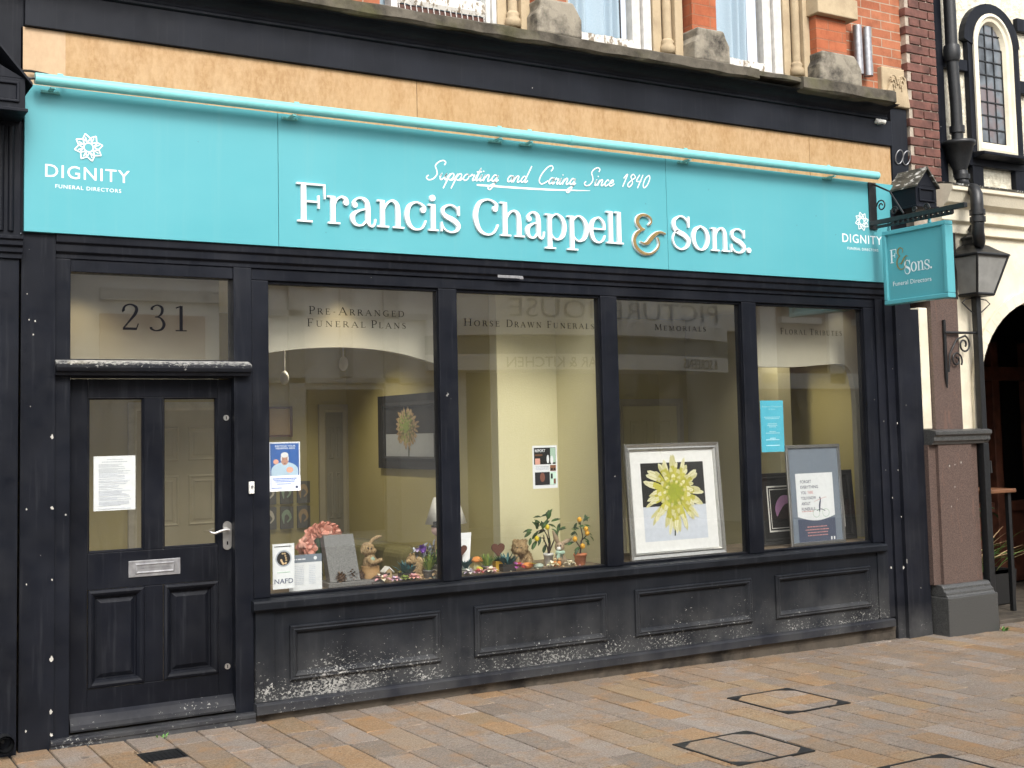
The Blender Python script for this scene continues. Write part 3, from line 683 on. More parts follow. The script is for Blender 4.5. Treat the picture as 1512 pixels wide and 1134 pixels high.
# stone bracket and toothed brick pier at the right end
m = MB(); m.box(2.84, 3.105, -.03, .1, 4.40, 4.70)
m.prism([(2.77, -.06, 4.365), (3.13, -.06, 4.365), (3.105, -.06, 4.5), (3.09, -.06, 4.62), (2.93, -.06, 4.6), (2.86, -.06, 4.47)], (0, .12, 0))
st_ = m.build('stone_bracket', M['buff'], B, .012, 3)
m = MB()
for cx, s in ((2.93, 1), (3.03, -1)):
    for k in range(3):
        m.tube([(cx + s*(.005+.02*k)*math.cos(a), -.066, 4.50 + .05*k*.5 + (.05+.012*k)*math.sin(a)) for a in [i*.3 for i in range(9)]], .007, 6)
m.build('leaf_carving', M['buff'], st_)
m = MB(); z = 3.52; k = 0
m2 = MB(); m2.box(3.135, 3.485, -.032, .35, 3.4, 6.2)
while z < 6.1:
    off = .05 if k % 2 == 0 else 0
    xs = [3.12+off, 3.30, 3.487] if k % 2 == 0 else [3.12+off, 3.40, 3.487]
    for a, b in zip(xs, xs[1:]): m.box(a+.006, b-.006, -.045, .3, z+.0055, z+.0725)
    z += .078; k += 1
tp = m.build('toothed_pier', M['brick_dark'], B, .004); m2.build('mortar_bed', M['mortar'], tp)

for X_, lab in ((2.562, 'left of two short grey conduit pipes on the brick wall'), (2.668, 'right of two short grey conduit pipes on the brick wall')):
    m = MB(); m.tube([(X_, -.045, 4.585), (X_-.004, -.045, 4.985)], .036, 14, cap=False); m.tube([(X_, -.045, 4.59), (X_, -.045, 4.98)], .03, 14)
    tag(m.build('conduit_pipe', M['steel_dull']), lab, 'pipe', 'conduit pipes on the upper wall')
m = MB(); p = at(1297, 180, -.06); m.blob(p, (.035, .03, .02), 0, 2, .5, 3); m.tube([p + Vector((-.03, .0, .015)), p + Vector((.045, -.03, -.005))], [.012, .02], 8)
tag(m.build('wall_camera', M['white_plastic']), 'small white camera fixed at the right end of the black fascia', 'camera')
m = MB(); p = Vector((-3.865, -.12, .245)); m.tube([p + Vector((0, .1, 0)), p, p+Vector((0,-.03,0))], .045, 18, cap=False); m.tube([p+Vector((0,-.03,0)), p+Vector((0,.05,0))], .036, 18, cap=False); m.blob(p + Vector((0,.09,0)), .043)
tag(m.build('drain_outlet', M['iron']), 'round black drain pipe mouth low on the left pilaster', 'pipe')

# shop windows
LETTERS = {
 'A': (.92, [[(.08,0,.05),(.46,1,.06)], [(.44,1,.13),(.84,0,.13)], [(.2,.36,.05),(.7,.36,.05)], [(-.02,0,.05),(.2,0,.05)], [(.7,0,.05),(.98,0,.05)]]),
 'B': (.62, [[(.13,0,.13),(.13,1,.13)], [(0,.98,.05),(.3,.99,.05),(.5,.9,.09),(.54,.75,.12),(.46,.58,.08),(.2,.53,.05)], [(.2,.53,.05),(.5,.5,.08),(.6,.27,.13),(.5,.06,.08),(.25,.02,.05),(0,.02,.05)]]),
 'D': (.86, [[(.13,0,.13),(.13,1,.13)], [(0,.98,.05),(.35,.98,.05),(.68,.86,.1),(.8,.5,.14),(.68,.14,.1),(.35,.02,.05),(0,.02,.05)]]),
 'E': (.62, [[(.13,0,.13),(.13,1,.13)], [(0,.98,.05),(.56,.98,.05)], [(.56,1,.05),(.57,.8,.04)], [(.15,.52,.05),(.45,.52,.05)], [(.45,.62,.04),(.45,.42,.04)], [(0,.02,.05),(.6,.02,.05)], [(.6,0,.05),(.63,.22,.04)]]),
 'F': (.58, [[(.13,0,.13),(.13,1,.13)], [(0,.98,.05),(.55,.98,.05)], [(.55,1,.05),(.56,.8,.04)], [(.15,.5,.05),(.43,.5,.05)], [(.43,.6,.04),(.43,.4,.04)], [(0,.02,.05),(.28,.02,.05)]]),
 'G': (.88, [[(.76,.74,.05),(.72,.92,.07),(.45,1,.06),(.16,.82,.12),(.07,.5,.14),(.16,.17,.12),(.46,0,.06),(.76,.09,.06)], [(.74,.02,.13),(.74,.42,.13)], [(.6,.42,.05),(.88,.42,.05)]]),
 'H': (.92, [[(.14,0,.13),(.14,1,.13)], [(.78,0,.13),(.78,1,.13)], [(.14,.52,.05),(.78,.52,.05)]] + [[(a,b,.05),(a+.28,b,.05)] for a in (0,.64) for b in (.02,.98)]),
 'I': (.32, [[(.16,0,.13),(.16,1,.13)], [(.02,.02,.05),(.3,.02,.05)], [(.02,.98,.05),(.3,.98,.05)]]),
 'L': (.60, [[(.13,0,.13),(.13,1,.13)], [(0,.98,.05),(.28,.98,.05)], [(0,.02,.05),(.58,.02,.05)], [(.58,0,.05),(.61,.24,.04)]]),
 'M': (1.1, [[(.14,0,.05),(.2,1,.06)], [(.2,1,.13),(.55,.05,.12)], [(.54,.05,.05),(.88,1,.05)], [(.9,1,.13),(.97,0,.13)], [(.02,.02,.05),(.28,.02,.05)], [(.82,.02,.05),(1.1,.02,.05)], [(.06,.98,.05),(.22,.98,.05)], [(.86,.98,.05),(1.02,.98,.05)]]),
 'N': (.94, [[(.15,0,.06),(.15,1,.06)], [(.15,.98,.13),(.78,.05,.13)], [(.8,0,.06),(.8,1,.06)], [(.02,.02,.05),(.28,.02,.05)], [(.02,.98,.05),(.2,.98,.05)], [(.66,.98,.05),(.92,.98,.05)]]),
 'O': (.94, [[(.47,1,.05),(.17,.86,.11),(.08,.5,.14),(.17,.14,.11),(.47,0,.05),(.77,.14,.11),(.86,.5,.14),(.77,.86,.11),(.47,1,.05)]]),
 'P': (.60, [[(.13,0,.13),(.13,1,.13)], [(0,.98,.05),(.3,.99,.05),(.52,.9,.1),(.57,.71,.13),(.48,.52,.09),(.18,.45,.05)], [(0,.02,.05),(.28,.02,.05)]]),
 'R': (.74, [[(.13,0,.13),(.13,1,.13)], [(0,.98,.05),(.3,.99,.05),(.5,.91,.1),(.55,.73,.13),(.46,.55,.09),(.18,.5,.05)], [(.36,.5,.12),(.74,.0,.11)], [(0,.02,.05),(.28,.02,.05)], [(.62,.02,.05),(.8,.02,.05)]]),
 'S': (.56, [[(.47,.78,.05),(.44,.94,.06),(.26,1,.05),(.09,.86,.09),(.12,.66,.12),(.3,.52,.14),(.46,.36,.13),(.47,.14,.1),(.28,0,.05),(.09,.07,.06),(.06,.25,.05)]]),
 'T': (.74, [[(.37,0,.13),(.37,1,.13)], [(.02,.98,.05),(.72,.98,.05)], [(.02,1,.04),(.01,.78,.04)], [(.72,1,.04),(.73,.78,.04)], [(.22,.02,.05),(.52,.02,.05)]]),
 'U': (.86, [[(.15,1,.13),(.15,.35,.13),(.22,.08,.1),(.44,0,.06),(.66,.1,.06),(.7,.35,.05),(.7,1,.05)], [(.0,.98,.05),(.3,.98,.05)], [(.56,.98,.05),(.84,.98,.05)]]),
 'W': (1.3, [[(.1,1,.13),(.4,0,.11)], [(.4,0,.05),(.66,1,.05)], [(.62,1,.13),(.92,0,.11)], [(.92,0,.05),(1.18,1,.05)], [(-.02,.98,.05),(.24,.98,.05)], [(.5,.98,.05),(.78,.98,.05)], [(1.06,.98,.05),(1.3,.98,.05)]]),
 '-': (.42, [[(.08,.42,.07),(.34,.42,.07)]]),
 '2': (.66, [[(.12,.72,.15),(.1,.76,.13),(.16,.92,.08),(.36,.99,.07),(.56,.88,.13),(.54,.66,.14),(.34,.38,.09),(.1,.07,.07)], [(.08,.055,.11),(.58,.055,.11)], [(.56,.02,.06),(.64,.26,.05)]]),
 '3': (.64, [[(.12,.8,.12),(.14,.9,.09),(.32,.99,.06),(.5,.9,.12),(.5,.7,.12),(.38,.56,.06),(.24,.53,.05)], [(.24,.53,.05),(.44,.5,.07),(.58,.28,.14),(.5,.07,.11),(.28,0,.06),(.1,.07,.1),(.09,.14,.12)]]),
 '1': (.5, [[(.27,0,.15),(.27,.99,.15)], [(.06,.9,.06),(.27,.98,.06)], [(.05,.02,.05),(.49,.02,.05)]]),
}
def serif(pen, text, x0, x1, y, H, small=.76, sp=.30, n=5):
    run = []; x = 0; first = True
    for ch in text:
        if ch == ' ': x += .5; first = True; continue
        k = 1 if first else small; first = ch == '-'
        if ch == '-': k = .8
        w, st = LETTERS[ch]; run.append((x, k, st)); x += w*k + sp
    sx = (x1-x0)/((x-sp)*H)
    for xx, k, st in run:
        for s in st: pen.stroke([(x0 + (xx+a*k)*H*sx, y + b*k*H, w*H*k) for a, b, w in s], n)
def face(Y): return lambda u, v, d=0: (u, Y-d, v)
GLS = []
for a, b in ((-2.389, -1.267), (-1.121, -.006), (.145, 1.269), (1.422, 2.538)):
    m = MB(); m.quad((a, .045, .862), (b, .045, .862), (b, .045, 2.688), (a, .045, 2.688)); GLS.append(m.build('window_pane', M['glass'], B))
def glasstext(pane, rows):
    for args in rows:
        m = MB(); p = Pen(m, face(.0425)); serif(p, *args); m.build('window_lettering', M['ink'], pane)
glasstext(GLS[0], [('PRE-ARRANGED', -2.124, -1.487, 2.519, .048), ('FUNERAL', -2.136, -1.755, 2.444, .047), ('PLANS', -1.712, -1.476, 2.444, .047)])
glasstext(GLS[1], [('HORSE', -1.055, -.790, 2.475, .047), ('DRAWN', -.735, -.463, 2.475, .047), ('FUNERALS', -.415, -.034, 2.475, .047)])
glasstext(GLS[2], [('MEMORIALS', .492, .961, 2.481, .043)])
glasstext(GLS[3], [('FLORAL', 1.692, 1.955, 2.478, .047), ('TRIBUTES', 1.995, 2.333, 2.478, .047)])
for ch, a, b in (('2', -3.246, -3.145), ('3', -3.09, -2.995), ('1', -2.945, -2.872)):
    w, st = LETTERS[ch]; m = MB(); p = Pen(m, face(.0375))
    for s in st: p.stroke([(a + x*(b-a)/w, 2.396 + y*.147, ww*.125) for x, y, ww in s], 8)
    m.build('numeral', M['ink'], fan)

m = MB(); m.box(-3.75, -2.52, .55, .6, 2.12, 2.85); m.build('lobby_bulkhead', M['pelmet'], B)
# rooms seen through the glass
rm = MB()
rm.box(-4.3, -4.2, .1, 3.4, .1, 2.85); rm.box(-4.3, -.40, 3.376, 3.47, .1, 2.85)
rm.build('room_wall', M['wall_ochre'], B)
m = MB(); m.box(-.454, -.36, .77, 3.375, .1, 2.85); m.build('room_wall', M['wall_ochre'], B)
m = MB(); m.box(-.454, .05, .665, .765, .1, 2.85); m.box(.05, .10, .10, .765, .1, 2.85); m.build('display_wall', M['wall'], B)
m = MB(); m.box(-.355, 3.4, 2.7, 2.8, .1, 2.85); m.box(3.4, 3.5, .1, 2.8, .1, 2.85); m.build('room_wall', M['wall_ochre'], B)
m = MB(); m.box(-4.3, 3.5, .1, 3.5, .06, .1); m.build('room_floor', M['carpet'], B)
m = MB(); m.box(-4.3, 3.5, .1, 3.5, 2.851, 2.9); m.build('room_ceiling', M['ceiling'], B)
m = MB(); m.box(-2.42, -.456, .0915, .56, .80, .856); m.box(-.4555, .0495, .0915, .664, .80, .856); m.box(.101, 2.70, .0915, .62, .80, .856); m.build('display_deck', M['shelf_wood'], B, .003)
m = MB(); P = [(-2.5, 2.85), (-2.5, 2.27)]
for x_, z_ in catmull([(-2.42, 2.275), (-2.265, 2.303), (-2.03, 2.332), (-1.757, 2.343), (-1.52, 2.33), (-1.325, 2.30), (-1.125, 2.249), (-1.02, 2.22)], 4): P.append((x_, z_))
P += [(-1.02, 2.85)]; m.prism([(a, .35, b) for a, b in P], (0, .05, 0)); m.build('pelmet', M['pelmet'], B)
m = MB(); P = [(1.63, 2.85), (1.63, 2.246)]
for x_, z_ in catmull([(1.7, 2.246), (2.1, 2.246), (2.5, 2.272), (2.63, 2.275), (2.70, 2.25), (2.745, 2.19), (2.765, 2.1), (2.78, 1.95), (2.78, .86)], 4): P.append((x_, z_))
P += [(3.3, .86), (3.3, 2.85)]; m.prism([(a, .35, b) for a, b in P], (0, .05, 0)); m.build('pelmet', M['pelmet'], B)
def panel_door(x0, x1, Y, z0, z1, mat_, fr_):
    m = MB(); m.frame(x0-.07, x1+.07, z0, z1+.07, [(0, Y-.001), (0, Y-.03), (.05, Y-.035), (.07, Y-.02), (.0702, Y-.001)]); f = m.build('door_frame', fr_, B)
    m = MB(); m.box(x0, x1, Y-.015, Y-.0005, z0, z1); w = x1-x0; h = z1-z0
    for a, b in ((.12, .45), (.55, .88)):
        for c, d in ((.07, .42), (.5, .72), (.78, .93)):
            m.frame(x0+a*w, x0+b*w, z0+c*h, z0+d*h, [(0, Y-.0155), (.012, Y-.022), (.024, Y-.0157), (.04, Y-.016), (.055, Y-.021), (.056, Y-.021)])
    m.build('interior_door', mat_, B); return f
panel_door(-2.32, -1.55, 3.376, .1, 2.02, M['door_int'], M['white_paint'])
panel_door(-.66, -.50, 3.376, .1, 1.99, M['door_grey'], M['door_int'])
for a in (-1.5, -3.25): m = MB(); m.box(a, a+.12, 3.3, 3.3755, .1, 2.85); m.build('wall_pilaster', M['wall_ochre'], B)
panel_door(2.1, 2.75, 2.7, .1, 2.0, M['wall'], M['door_int'])
m = MB(); m.box(2.9, 3.05, 1.4, 2.7, .1, 2.85); m.build('room_pier', M['wall'], B)
# ---------------------------------------------------------------- fascia sign
S = thing('fascia_sign', 'long turquoise shop sign lettered Francis Chappell & Sons over the windows', 'sign', (-.45, -.06, 2.905))
for a, b in ((-3.776, -2.3515), (-2.3485, .5535), (.5565, 2.872)):
    m = MB(); m.box(a, b, -.06, -.0255, 2.906, 3.708); m.build('sign_panel', M['teal'], S, .0015)
T, t_ = .128, .046
G = {   # lower case and capitals: x in 0..1 of the letter's width, y and pen width in capital heights
 'F': [[(.24,0,.135),(.24,1,.135)], [(.02,.018,t_),(.54,.018,t_)], [(0,.98,t_),(1,.98,t_)], [(.965,1,.055),(.975,.62,.04)], [(.3,.53,t_),(.76,.53,t_)], [(.76,.70,.05),(.76,.36,.05)]],
 'r': [[(.26,0,.13),(.26,.72,.13)], [(.03,.018,t_),(.58,.018,t_)], [(0,.70,t_),(.3,.70,t_)], [(.3,.42,.045),(.42,.62,.05),(.64,.715,.055),(.84,.67,.10),(.88,.60,.11)], ('dot',.86,.575,.078)],
 'a': [[(.17,.52,.10),(.14,.60,.07),(.26,.70,.05),(.45,.73,.06),(.63,.66,.11),(.70,.5,.13),(.70,.16,.13),(.76,.03,.07),(.88,.0,.05),(.97,.08,.045),(1.0,.2,.04)], [(.68,.45,.04),(.42,.41,.05),(.17,.32,.10),(.09,.19,.13),(.17,.05,.09),(.34,0,.05),(.52,.04,.05),(.68,.2,.04)], ('dot',.19,.535,.075)],
 'n': [[(.2,0,.125),(.2,.72,.125)], [(0,.018,t_),(.43,.018,t_)], [(0,.70,t_),(.22,.70,t_)], [(.24,.45,.04),(.36,.63,.05),(.54,.725,.06),(.71,.66,.11),(.77,.48,.13),(.77,.0,.13)], [(.58,.018,t_),(1,.018,t_)]],
 'c': [[(.9,.55,.10),(.9,.63,.07),(.72,.71,.05),(.5,.735,.05),(.22,.63,.10),(.10,.37,.13),(.22,.11,.11),(.5,.0,.05),(.8,.06,.045),(.97,.26,.04)], ('dot',.84,.54,.08)],
 'i': [[(.5,0,.13),(.5,.72,.13)], [(.02,.018,t_),(.98,.018,t_)], [(.0,.70,t_),(.5,.70,t_)], ('dot',.45,.89,.085)],
 's': [[(.92,.47,.04),(.86,.63,.045),(.66,.72,.05),(.42,.735,.05),(.16,.65,.08),(.12,.52,.10),(.28,.42,.125),(.64,.33,.14),(.9,.2,.125),(.84,.06,.08),(.56,-.005,.05),(.28,.03,.045),(.1,.14,.045),(.05,.26,.04)], [(.95,.72,.045),(.95,.46,.04)], [(.04,.0,.045),(.04,.26,.04)]],
 'C': [[(.9,.76,.12),(.93,.86,.08),(.78,.95,.055),(.55,.98,.05),(.26,.86,.1),(.11,.5,.145),(.25,.13,.11),(.55,.0,.055),(.82,.08,.05),(.98,.3,.045)], ('dot',.87,.74,.085)],
 'h': [[(.2,0,.13),(.2,.95,.13)], [(0,.018,t_),(.43,.018,t_)], [(0,.93,t_),(.22,.93,t_)], [(.24,.45,.04),(.36,.63,.05),(.54,.725,.06),(.71,.66,.11),(.77,.48,.13),(.77,.0,.13)], [(.58,.018,t_),(1,.018,t_)]],
 'p': [[(.24,-.27,.13),(.24,.72,.13)], [(0,-.255,t_),(.5,-.255,t_)], [(.02,.70,t_),(.25,.70,t_)], [(.26,.55,.045),(.4,.68,.045),(.6,.73,.05),(.84,.6,.11),(.93,.37,.13),(.84,.12,.11),(.6,0,.05),(.4,.05,.045),(.26,.18,.045)]],
 'e': [[(.16,.40,t_),(.92,.40,t_)], [(.93,.38,.05),(.9,.56,.08),(.74,.69,.065),(.53,.735,.05),(.24,.62,.1),(.11,.37,.135),(.24,.1,.11),(.55,0,.05),(.82,.07,.045),(.96,.22,.04)]],
 'l': [[(.55,0,.13),(.55,.95,.13)], [(.02,.018,t_),(1.0,.018,t_)], [(.05,.93,t_),(.55,.93,t_)]],
 'S': [[(.93,.66,.04),(.9,.82,.05),(.72,.95,.055),(.48,.99,.05),(.2,.88,.09),(.13,.7,.13),(.3,.53,.15),(.68,.42,.15),(.91,.26,.14),(.82,.07,.09),(.5,-.02,.055),(.2,.06,.05),(.06,.26,.045),(.16,.46,.04),(.36,.56,.04)], [(.95,1.0,.05),(.95,.66,.04)]],
 'o': [[(.5,.735,.05),(.22,.62,.11),(.1,.37,.135),(.22,.11,.11),(.5,0,.05),(.78,.11,.11),(.9,.37,.135),(.78,.62,.11),(.5,.735,.05)]],
 '.': [('dot',.5,.09,.085)],
}
def roman(pen, ch, x0, x1, y, H):
    for g in G[ch]:
        if g[0] == 'dot': pen.dot(x0 + g[1]*(x1-x0), y + g[2]*H, g[3]*H)
        else: pen.stroke([(x0 + a*(x1-x0), y + b*H, w*H) for a, b, w in g], 8)
AMP_BIG = [(770,372,9),(789,350,13),(780,318,16),(742,303,18),(708,322,26),(700,360,30),(722,398,22),(745,404,12)]
AMP_LOW = [(738,402,10),(698,430,24),(677,480,26),(690,530,26),(730,565,22),(775,568,14),(815,540,12),(836,498,11),(826,452,10)]
AMP_DIA = [(716,490,8),(738,500,14),(762,492,28),(790,455,30),(822,424,24),(850,414,14),(880,424,7)]
sf = lambda u, v, d=0: (u, -.0602-d, v)
RL = []
for ch, a, b in (('F',-2.242,-2.058),('r',-2.047,-1.904),('a',-1.898,-1.728),('n',-1.717,-1.533),('c',-1.529,-1.375),('i',-1.364,-1.292),('s',-1.275,-1.135),
                 ('C',-1.041,-.847),('h',-.835,-.648),('a',-.640,-.496),('p',-.492,-.321),('p',-.314,-.141),('e',-.132,.005),('l',.009,.082),('l',.078,.153),
                 ('S',.58,.746),('o',.761,.928),('n',.94,1.113),('s',1.124,1.265),('.',1.28,1.318)):
    RL.append((ch, a, b))
for w0, w1 in ((0, 7), (7, 15), (15, 20)):
    m = MB(); p = Pen(m, sf, .018)
    for ch, a, b in RL[w0:w1]: roman(p, ch, a, b, 3.062, .235)
    m.build('raised_lettering', M['white_letter'], S)
def ampersand(m, fn, x0, x1, z0, z1, depth, grow=0):
    p = Pen(m, fn, depth)
    for st in (AMP_BIG, AMP_LOW, AMP_DIA):
        p.stroke([(x0 + (a-670)/212*(x1-x0), z0 + (575-b)/275*(z1-z0), w*.82/275*(z1-z0)+grow) for a, b, w in st], 8)
m = MB(); ampersand(m, sf, .237, .526, 3.0, 3.285, .0165, .007); am = m.build('ampersand', M['white_letter'], S)
m = MB(); ampersand(m, lambda u, v, d=0: (u, -.0775-d, v), .237, .526, 3.0, 3.285, .0045); m.build('gold_face', M['gold'], am)
# handwritten line
SCR = {  # (advance, strokes) x-height 1, upright; sheared when drawn
 'S': (1.7, [[(1.75,2.1),(1.8,2.5),(1.35,2.75),(.8,2.5),(.55,1.95),(.95,1.35),(1.2,.75),(.9,.1),(.3,-.05),(-.1,.3),(.1,.6)]]),
 'C': (1.9, [[(1.75,1.9),(1.9,2.4),(1.5,2.75),(.9,2.4),(.4,1.4),(.35,.5),(.8,.0),(1.3,.1),(1.8,.5)]]),
 'u': (1.1, [[(0,.4),(.15,.95),(.12,.3),(.35,.02),(.7,.4),(.82,.95),(.78,.3),(.95,.02),(1.15,.3)]]),
 'p': (1.1, [[(0,.4),(.22,.95),(.12,0),(-.02,-1.2)], [(.14,.3),(.4,.9),(.75,.85),(.8,.35),(.5,.02),(.2,.2)], [(.5,.02),(.85,.05),(1.15,.35)]]),
 'o': (1.0, [[(.6,.95),(.2,.8),(.1,.3),(.4,.02),(.75,.25),(.78,.7),(.5,.95),(.7,.75),(1.05,.7)]]),
 'r': (.8, [[(0,.6),(.15,.95),(.3,.75),(.55,.85),(.45,.3),(.55,.02),(.85,.3)]]),
 't': (.6, [[(0,.4),(.3,1.9),(.18,.3),(.3,.02),(.65,.35)], [(-.15,1.3),(.6,1.35)]]),
 'i': (.55, [[(0,.35),(.15,.95),(.1,.25),(.25,.02),(.6,.35)], [(.2,1.35),(.24,1.5)]]),
 'n': (1.15, [[(0,.4),(.15,.95),(.1,0)], [(.12,.35),(.4,.9),(.68,.85),(.68,.2),(.85,.02),(1.2,.35)]]),
 'g': (1.0, [[(.75,.8),(.35,.95),(.08,.5),(.25,.05),(.6,.25),(.8,.95),(.72,-.4),(.4,-1.15),(.0,-1.0),(.15,-.6),(.7,-.2),(1.1,.3)]]),
 'a': (1.0, [[(.75,.8),(.35,.95),(.08,.5),(.25,.05),(.6,.25),(.78,.95),(.72,.25),(.85,.02),(1.1,.35)]]),
 'd': (1.05, [[(.75,.8),(.35,.95),(.08,.5),(.25,.05),(.6,.3),(.74,.75)], [(.98,2.5),(.86,1.6),(.74,.7),(.74,.2),(.88,.02),(1.15,.35)]]),
 'c': (.85, [[(.7,.75),(.4,.95),(.1,.5),(.3,.03),(.6,.1),(.95,.4)]]),
 'e': (.85, [[(.1,.4),(.55,.55),(.6,.88),(.3,.92),(.1,.4),(.3,.02),(.65,.1),(.95,.4)]]),
 '1': (.8, [[(.05,1.3),(.45,2.0),(.3,.0)]]), '8': (1.2, [[(.85,1.7),(.5,2.0),(.25,1.65),(.5,1.2),(.8,.6),(.5,.0),(.15,.4),(.5,1.05),(.95,1.5),(.8,1.8)]]),
 '4': (1.2, [[(.35,2.0),(.15,1.0),(.9,1.0)], [(.85,2.0),(.65,-.1)]]), '0': (1.1, [[(.6,2.0),(.2,1.5),(.15,.5),(.45,.0),(.8,.5),(.85,1.5),(.6,2.0)]]),
}
def script(pen, word, x0, x1, y0, y1, xh, w):
    adv = sum(SCR[c][0] for c in word); x = 0; sx = (x1-x0)/adv
    for c in word:
        a, st = SCR[c]
        for s in st: pen.stroke([(x0 + (x+u)*sx + v*xh*.42, y0 + (y1-y0)*(x+u)/adv + v*xh, w) for u, v in s], 4)
        x += a
m = MB(); p = Pen(m, lambda u, v, d=0: (u, -.0612-d, v))
for wd, a, b, c, d in (('Supporting', -1.365, -.845, 3.392, 3.420), ('and', -.775, -.62, 3.424, 3.431), ('Caring', -.545, -.235, 3.432, 3.449), ('Since', -.155, .085, 3.453, 3.466), ('1840', .15, .395, 3.468, 3.48)):
    script(p, wd, a, b, c, d, .047, .0082)
p.stroke([(-.998,3.386,.012),(-.7,3.392,.013),(-.45,3.40,.012),(-.25,3.411,.009),(-.105,3.420,.003)])
def flower_logo(p, cx, cz, r, w):
    for k in range(8):
        a = k*math.pi/4 + .18
        pt = lambda rr, aa: (cx + r*rr*math.cos(aa), cz + r*rr*math.sin(aa))
        P = [pt(.36, a), pt(.66, a-.36), pt(.97, a+.06), pt(.70, a+.40), pt(.36, a)]
        for u, v in zip(P, P[1:]): p.line(*u, *v, w)
        for u, v in ((pt(.45, a+.1), pt(.75, a+.12)),): p.line(*u, *v, w*.8)
    n_ = 24
    p.stroke([(cx + r*.31*math.cos(i*2*math.pi/n_), cz + r*.31*math.sin(i*2*math.pi/n_), w) for i in range(n_+1)], 2)
fl = lambda u, v, d=0: (u, -.0612-d, v)
def dignity(x0, x1, zt, lw):
    s = (x1-x0)/.45
    m2 = MB(); sans(m2, fl, 'DIGNITY', x0, x1, zt-.073*s, .073*s, spacing=1.12, bold=.004, lift=.0)
    m2.build('vinyl_lettering', M['white_vinyl'], S); m2 = MB(); sans(m2, fl, 'FUNERAL DIRECTORS', x0+.053*s, x1-.047*s, zt-.131*s, .021*s, spacing=1.15, bold=.004, lift=.0)
    m3 = MB(); q = Pen(m3, fl); flower_logo(q, x0+.227*s, zt+.108*s, .080*s, .0068*s); m3.build('flower_mark', M['white_vinyl'], S); return m2
# the left and the right maker's marks and the handwriting are vinyl on the panels
a_ = dignity(-3.670, -3.220, 3.283, .008); b_ = dignity(2.280, 2.718, 3.279, .008)
m.build('script_lettering', M['white_vinyl'], S)
a_.build('vinyl_lettering', M['white_vinyl'], S); b_.build('vinyl_lettering', M['white_vinyl'], S)

# plywood behind the light, bare
for a, b, lab in ((-3.781, -1.405, 'left'), (-1.402, 2.0, 'mid'), (2.003, 2.9, 'right')):
    m = MB(); m.box(a, b, -.0245, -.0205, 3.66, 4.031)
    tag(m.build('plywood_sheet', M['ply'], None, .001), {'left': 'long bare plywood sheet above the flower emblem at the left end of the sign', 'mid': 'longest bare plywood sheet, above the handwritten line of the sign', 'right': 'short bare plywood sheet at the right end next to the brick pier'}[lab], 'plywood sheet', 'plywood sheets above the sign')
# trough light: a turquoise tube on brackets
LT = thing('sign_light', 'thin turquoise tube light running along the top of the sign', 'light fitting', (-.5, -.16, 3.74))
za, zb = 3.739, 3.760
lz = lambda x: 3.733 + .004*x
m = MB(); m.tube([(-3.741, -.15, lz(-3.741)), (-.31, -.15, lz(-.31))], .031, 20); m.tube([(-.308, -.15, lz(-.31)), (2.604, -.15, lz(2.604))], .031, 20); m.build('tube', M['teal_pipe'], LT)
m = MB(); m.tube([(-.33, -.15, lz(-.33)), (-.285, -.15, lz(-.285))], .0335, 20); m.build('joint_sleeve', M['teal_pipe'], LT)
m = MB(); m.tube([(-3.742, -.15, lz(-3.74)), (-3.765, -.15, lz(-3.74)-.005), (-3.80, -.14, lz(-3.74)+.01), (-3.80, -.09, lz(-3.74)+.05), (-3.74, -.05, lz(-3.74)+.065), (-3.66, -.04, lz(-3.74)+.06), (-3.60, -.03, lz(-3.74)+.05)], .007, 8); m.build('cable', M['iron'], LT)
for px in (75, 430, 733, 778, 1010, 1222):
    c = at(px, 200, -.09).x
    m = MB(); z_ = lz(c)
    m.box(c-.05, c+.05, -.075, -.061, z_-.052, z_-.036); m.box(c-.012, c+.012, -.15, -.06, z_-.045, z_-.034)
    m.tube([(c+.06, -.024, z_+.055), (c+.06, -.1, z_+.03), (c+.06, -.15, z_+.02)], .008, 8); m.box(c+.045, c+.075, -.033, -.0247, z_+.03, z_+.075)
    for dx in (-.038, .038): m.tube([(c+dx, -.075, z_-.044), (c+dx, -.083, z_-.044)], .007, 8)
    m.build('bracket', M['teal_pipe'], LT, .0015)

# hanging sign on an iron bracket
H = thing('hanging_sign', 'square turquoise hanging sign lettered F & Sons on a black iron bracket', 'sign', (2.6, -.08, 2.7))
hy0, hy1, hz0, hz1, hx = -.178, -.80, 2.706, 3.288, 2.6
m = MB(); m.box(hx+.008, hx+.052, hy1+.012, hy0-.012, hz0+.012, hz1-.012); pn = m.build('sign_panel', M['teal'], H)
hf = lambda u, v, d=0: (hx+.008-d, hy0-u, hz0+v)
m = MB()
for a, b, c, d in ((hy1, hy0, hz0, hz0+.035), (hy1, hy0, hz1-.035, hz1), (hy1, hy1+.035, hz0+.0352, hz1-.0352), (hy0-.035, hy0, hz0+.0352, hz1-.0352)): m.box(hx-.012, hx+.072, a, b, c, d)
m.build('sign_frame', M['teal'], H, .006)
m = MB(); p = Pen(m, hf); p.lift = .001
for ch, a, b, y, hh in (('F',.062,.125,.325,.105), ('S',.20,.258,.224,.105), ('o',.264,.322,.236,.098), ('n',.328,.392,.236,.098), ('s',.397,.445,.236,.098), ('.',.45,.468,.236,.098)):
    roman(p, ch, a, b, y, hh)
m.build('sign_lettering', M['white_vinyl'], pn); m = MB(); sans(m, hf, 'Funeral Directors', .080, .455, .143, .036, spacing=1.05, lift=.0012); m.build('sign_lettering', M['white_vinyl'], pn)
m = MB(); ampersand(m, lambda u, v, d=0: hf(u, v, d+.003), .125, .245, .262, .435, 0); m.build('ampersand', M['gold'], pn)
m = MB(); m.box(2.583, 2.664, -.074, -.0605, 3.325, 3.705)
m.box(2.578, 2.612, -.99, -.0745, 3.352, 3.388)
